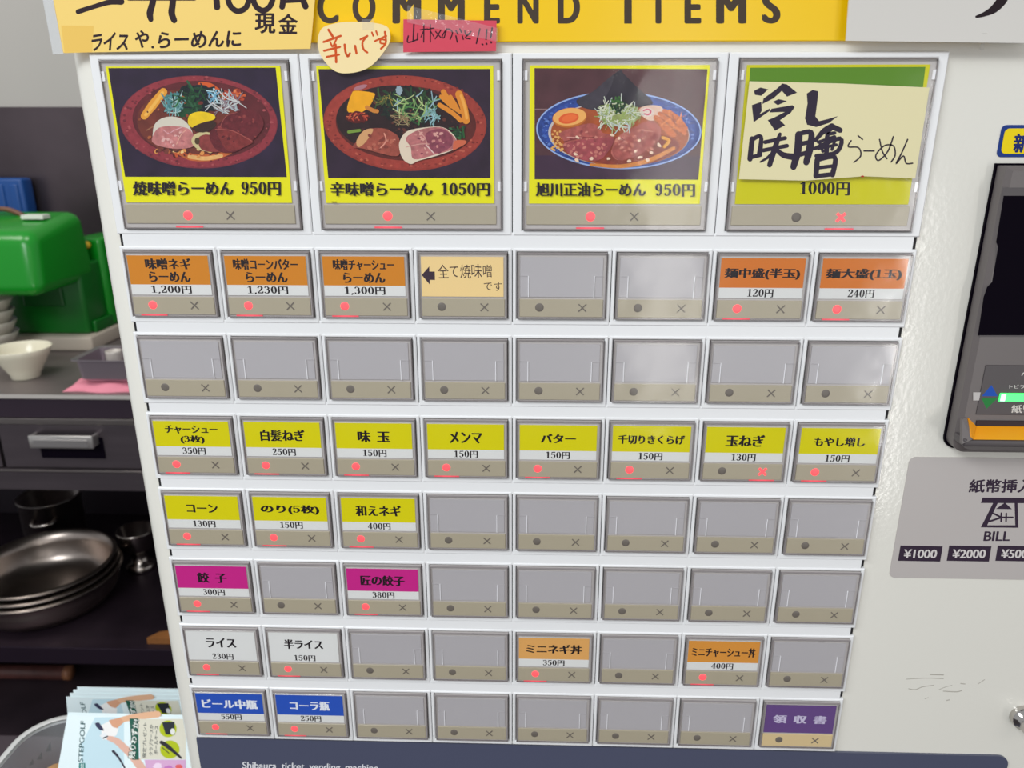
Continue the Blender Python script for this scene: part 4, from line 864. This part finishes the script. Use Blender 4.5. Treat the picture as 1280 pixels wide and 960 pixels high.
FW, FH = .148, .118
YF = .150
TL0 = at_y(84.5, 893, YF); TILT0 = math.radians(36)
def sheet_uv(x, y):                            # crop pixel of the front leaflet -> its own (u, v)
    D = Vector((0, -math.sin(TILT0), -math.cos(TILT0))); N = Vector((1, 0, 0)).cross(D); d = Vector(ray(80 + x / 8.533, 850 + y / 8.533)); C = Vector(CAM)
    q = C + d * ((TL0 - C).dot(N) / d.dot(N)) - TL0
    return q.x / FW, q.dot(D) / FH
def flyer(tl, tilt, yaw, full, label, curl=.0):
    tl = Vector(tl); A = Vector((math.cos(yaw), math.sin(yaw), 0)); D = Vector((0, -math.sin(tilt), -math.cos(tilt))); N = A.cross(-D).normalized()
    if N.y > 0: N = -N
    b = MB()
    def fn(u, v): return tl + A * (u * FW) + D * (v * FH) - N * (curl * (1 - u) ** 3 * .02)
    nU = 8; F0 = []; V = []
    for k in (0, 1):
        for i in range(nU + 1):
            for j in (0, 1): V.append(fn(i / nU, j) - N * (.0004 * k))
    n = 2 * (nU + 1)
    for i in range(nU):
        a = 2 * i; F0 += [[a, a + 1, a + 3, a + 2], [n + a, n + a + 2, n + a + 3, n + a + 1], [a, a + 2, n + a + 2, n + a], [a + 1, n + a + 1, n + a + 3, a + 3]]
    F0 += [[0, n, n + 1, 1], [n - 2, n - 1, 2 * n - 1, 2 * n - 2]]
    b.add(V, F0, mat('leaflet_paper', (226, 240, 243), .4))
    if full:
        # crop pixels of the front leaflet -> sheet; top edge y 385 at left, width 1210 px
        fl = Flat(b, lambda x, y: fn(*sheet_uv(x, y)), N, .00001)
        GN, DK = ink(34, 92, 76), ink(44, 52, 56)
        fl.poly([(330, 400), (640, 395), (640, 900), (420, 1200), (200, 1200), (180, 700)], ink(196, 222, 232)); fl.up()
        fl.text('STEPGOLF', 190, 655, 440, 52, ink(44, 84, 88), bx=.02, by=.01, rot=math.pi / 2 - .06); fl.up(); fl.rect(160, 885, 228, 955, ink(30, 120, 116)); fl.up(); fl.rect(180, 893, 188, 948, ink(220, 236, 236)); fl.rect(202, 893, 210, 948, ink(220, 236, 236))
        SK = ink(216, 160, 128); fl.k = 3
        fl.ribbon([(1000, 365), (860, 380), (720, 400), (600, 430), (520, 470)], [70, 70, 66, 56, 50], ink(224, 176, 142)); fl.up()
        fl.poly([(480, 430), (600, 400), (640, 450), (560, 520), (500, 490)], SK); fl.up()
        fl.poly([(400, 480), (480, 440), (520, 500), (585, 520), (560, 590), (500, 620), (450, 640), (400, 600)], ink(240, 238, 236)); fl.up()
        fl.ribbon([(480, 620), (560, 650), (640, 720), (720, 800), (800, 900), (860, 1000)], [50, 70, 76, 80, 90, 90], ink(224, 178, 160)); fl.up()
        fl.poly([(330, 460), (372, 450), (420, 520), (425, 540), (385, 535), (345, 500)], ink(56, 56, 84)); fl.poly([(380, 590), (440, 560), (470, 610), (420, 640)], ink(232, 234, 236)); fl.ribbon([(420, 620), (465, 600)], 14, DK); fl.up()
        fl.ribbon([(525, 760), (585, 830), (650, 940), (720, 1080)], [30, 22, 16, 14], ink(52, 46, 62)); fl.up()
        fl.poly([(700, 410), (790, 410), (800, 850), (730, 850), (720, 700)], GN); fl.up()
        fl.text('残りわずか!', 745, 630, 430, 84, ink(36, 60, 54), bx=.09, by=.08, rot=math.pi / 2 - .12); fl.up(); fl.text('残りわずか!', 745, 630, 420, 70, ink(238, 242, 236), bx=.025, by=.02, rot=math.pi / 2 - .12); fl.up()
        fl.k = 4; fl.poly([(788, 415), (1300, 415), (1300, 845), (815, 845)], ink(218, 214, 198)); fl.up()
        for x, t, L in ((862, '限定プレゼント', 370), (930, 'クラブケースか', 330), (985, 'ボールケース', 310)): fl.text(t, x, 640, L, 40, DK, bx=.02, by=.01, rot=math.pi / 2 - .02)
        fl.ell(1110, 520, 92, 90, ink(176, 190, 24)); fl.ell(1130, 740, 104, 96, ink(176, 190, 24)); fl.up()
        fl.poly([(1045, 450), (1180, 445), (1185, 585), (1085, 580)], ink(40, 44, 52)); fl.ribbon([(1040, 665), (1110, 710), (1250, 830)], [40, 46, 20], ink(44, 40, 50)); fl.ribbon([(1050, 720), (1120, 780)], 10, ink(60, 60, 50)); fl.up(); fl.ell(1160, 550, 26, 34, ink(226, 226, 224)); fl.up()
        fl.poly([(860, 850), (1300, 850), (1300, 1310), (940, 1310)], ink(214, 168, 206)); fl.up()
        for x, y, r, c_ in ((1000, 920, 46, (238, 214, 234)), (1120, 960, 60, (196, 120, 190)), (1230, 930, 40, (226, 96, 96)), (1060, 1040, 60, (232, 200, 226)), (1200, 1080, 60, (186, 110, 180))): fl.ell(x, y, r, r * .8, ink(*c_), jit=.3)
    o = b.build('flyer', None, fn(.5, 1)); tag(o, label, 'flyer', 'golf leaflets by the machine'); return o
p = TL0; tilt = TILT0
flyer(p, tilt, 0, True, 'front golf leaflet, lower of the two visible, standing in the clear basket')
flyer(Vector(p) + Vector((-.0005, .0016, .0006)), tilt, 0, False, 'leaflet edge directly behind the front golf leaflet in the clear basket')
p2 = at_y(82.5, 871, YF + .032); tilt = math.radians(9)
flyer(p2, tilt, 0, True, 'rear golf leaflet, standing higher behind the clear basket', 0)
for i, (dx, dz) in enumerate(((.003, .0028), (.0055, .0052), (.0085, .0070))):
    flyer(Vector(p2) + Vector((dx, .0014 * (i + 1), dz)), tilt, 0, False, ['pale leaflet edge just behind the rear golf leaflet', 'pale leaflet edge, second behind the rear golf leaflet', 'hindmost pale leaflet edge of the rear stack'][i])
# clear basket
BK = clear_mat('basket_plastic', (.90, .91, .93), .12, haze=.22); BKR = mat('basket_rim', (206, 206, 204), .2)
bo = thing('plastic_basket', (-.34, .11, TZ), 'clear plastic basket with slotted sides on the dark side table', 'basket')
b = MB(); RZ = .9355
def bl_(g, z, r): return [(x, y, z) for x, y in rrect(-.400 + g, -.197 - g, .050 + g, .1625 - g, r, 8)]
b.loops([bl_(.012, TZ + .0008, .02), bl_(.009, TZ + .004, .022), bl_(.001, RZ, .03)], BK, cap0=True, smooth=True); b.build('bowl_shell', bo)
b = MB(); ring = bl_(0, RZ, .03); ring2 = bl_(-.0035, RZ + .001, .033); ring3 = bl_(-.0035, RZ - .003, .033); ring4 = bl_(0, RZ - .0035, .03)
b.loops([ring, ring2, ring3, ring4], BKR, smooth=True); b.build('rim', bo)
b = MB()
TAN = mat('tan_wrap', (190, 142, 92), .4, noise=.15, nscale=30, bump=.4, bscale=60)
b.lathe([(.0001, 0), (.013, .001), (.0165, .010), (.0175, .036), (.0160, .050), (.0115, .060), (.0055, .065), (.0001, .066)], (-.374, .1335, TZ + .0015), TAN, 28)
o = b.build('wrapped_packet', None, (-.374, .1335, TZ + .0015)); tag(o, 'tan wrapped round packet standing inside the clear basket', 'packet')
b = MB()
for tri in ([(57, 940), (62, 928), (63, 939)], [(46, 950), (51, 941), (52, 949)], [(36, 957), (40, 950), (41, 956)]):
    P3 = [at_y(x, y, .157) for x, y in tri]; b.loops([[p + Vector((0, o_, 0)) for p in P3] for o_ in (0, .0012)], DARK, cap0=True, cap1=True)
b.build('slot', bo)
font_done()
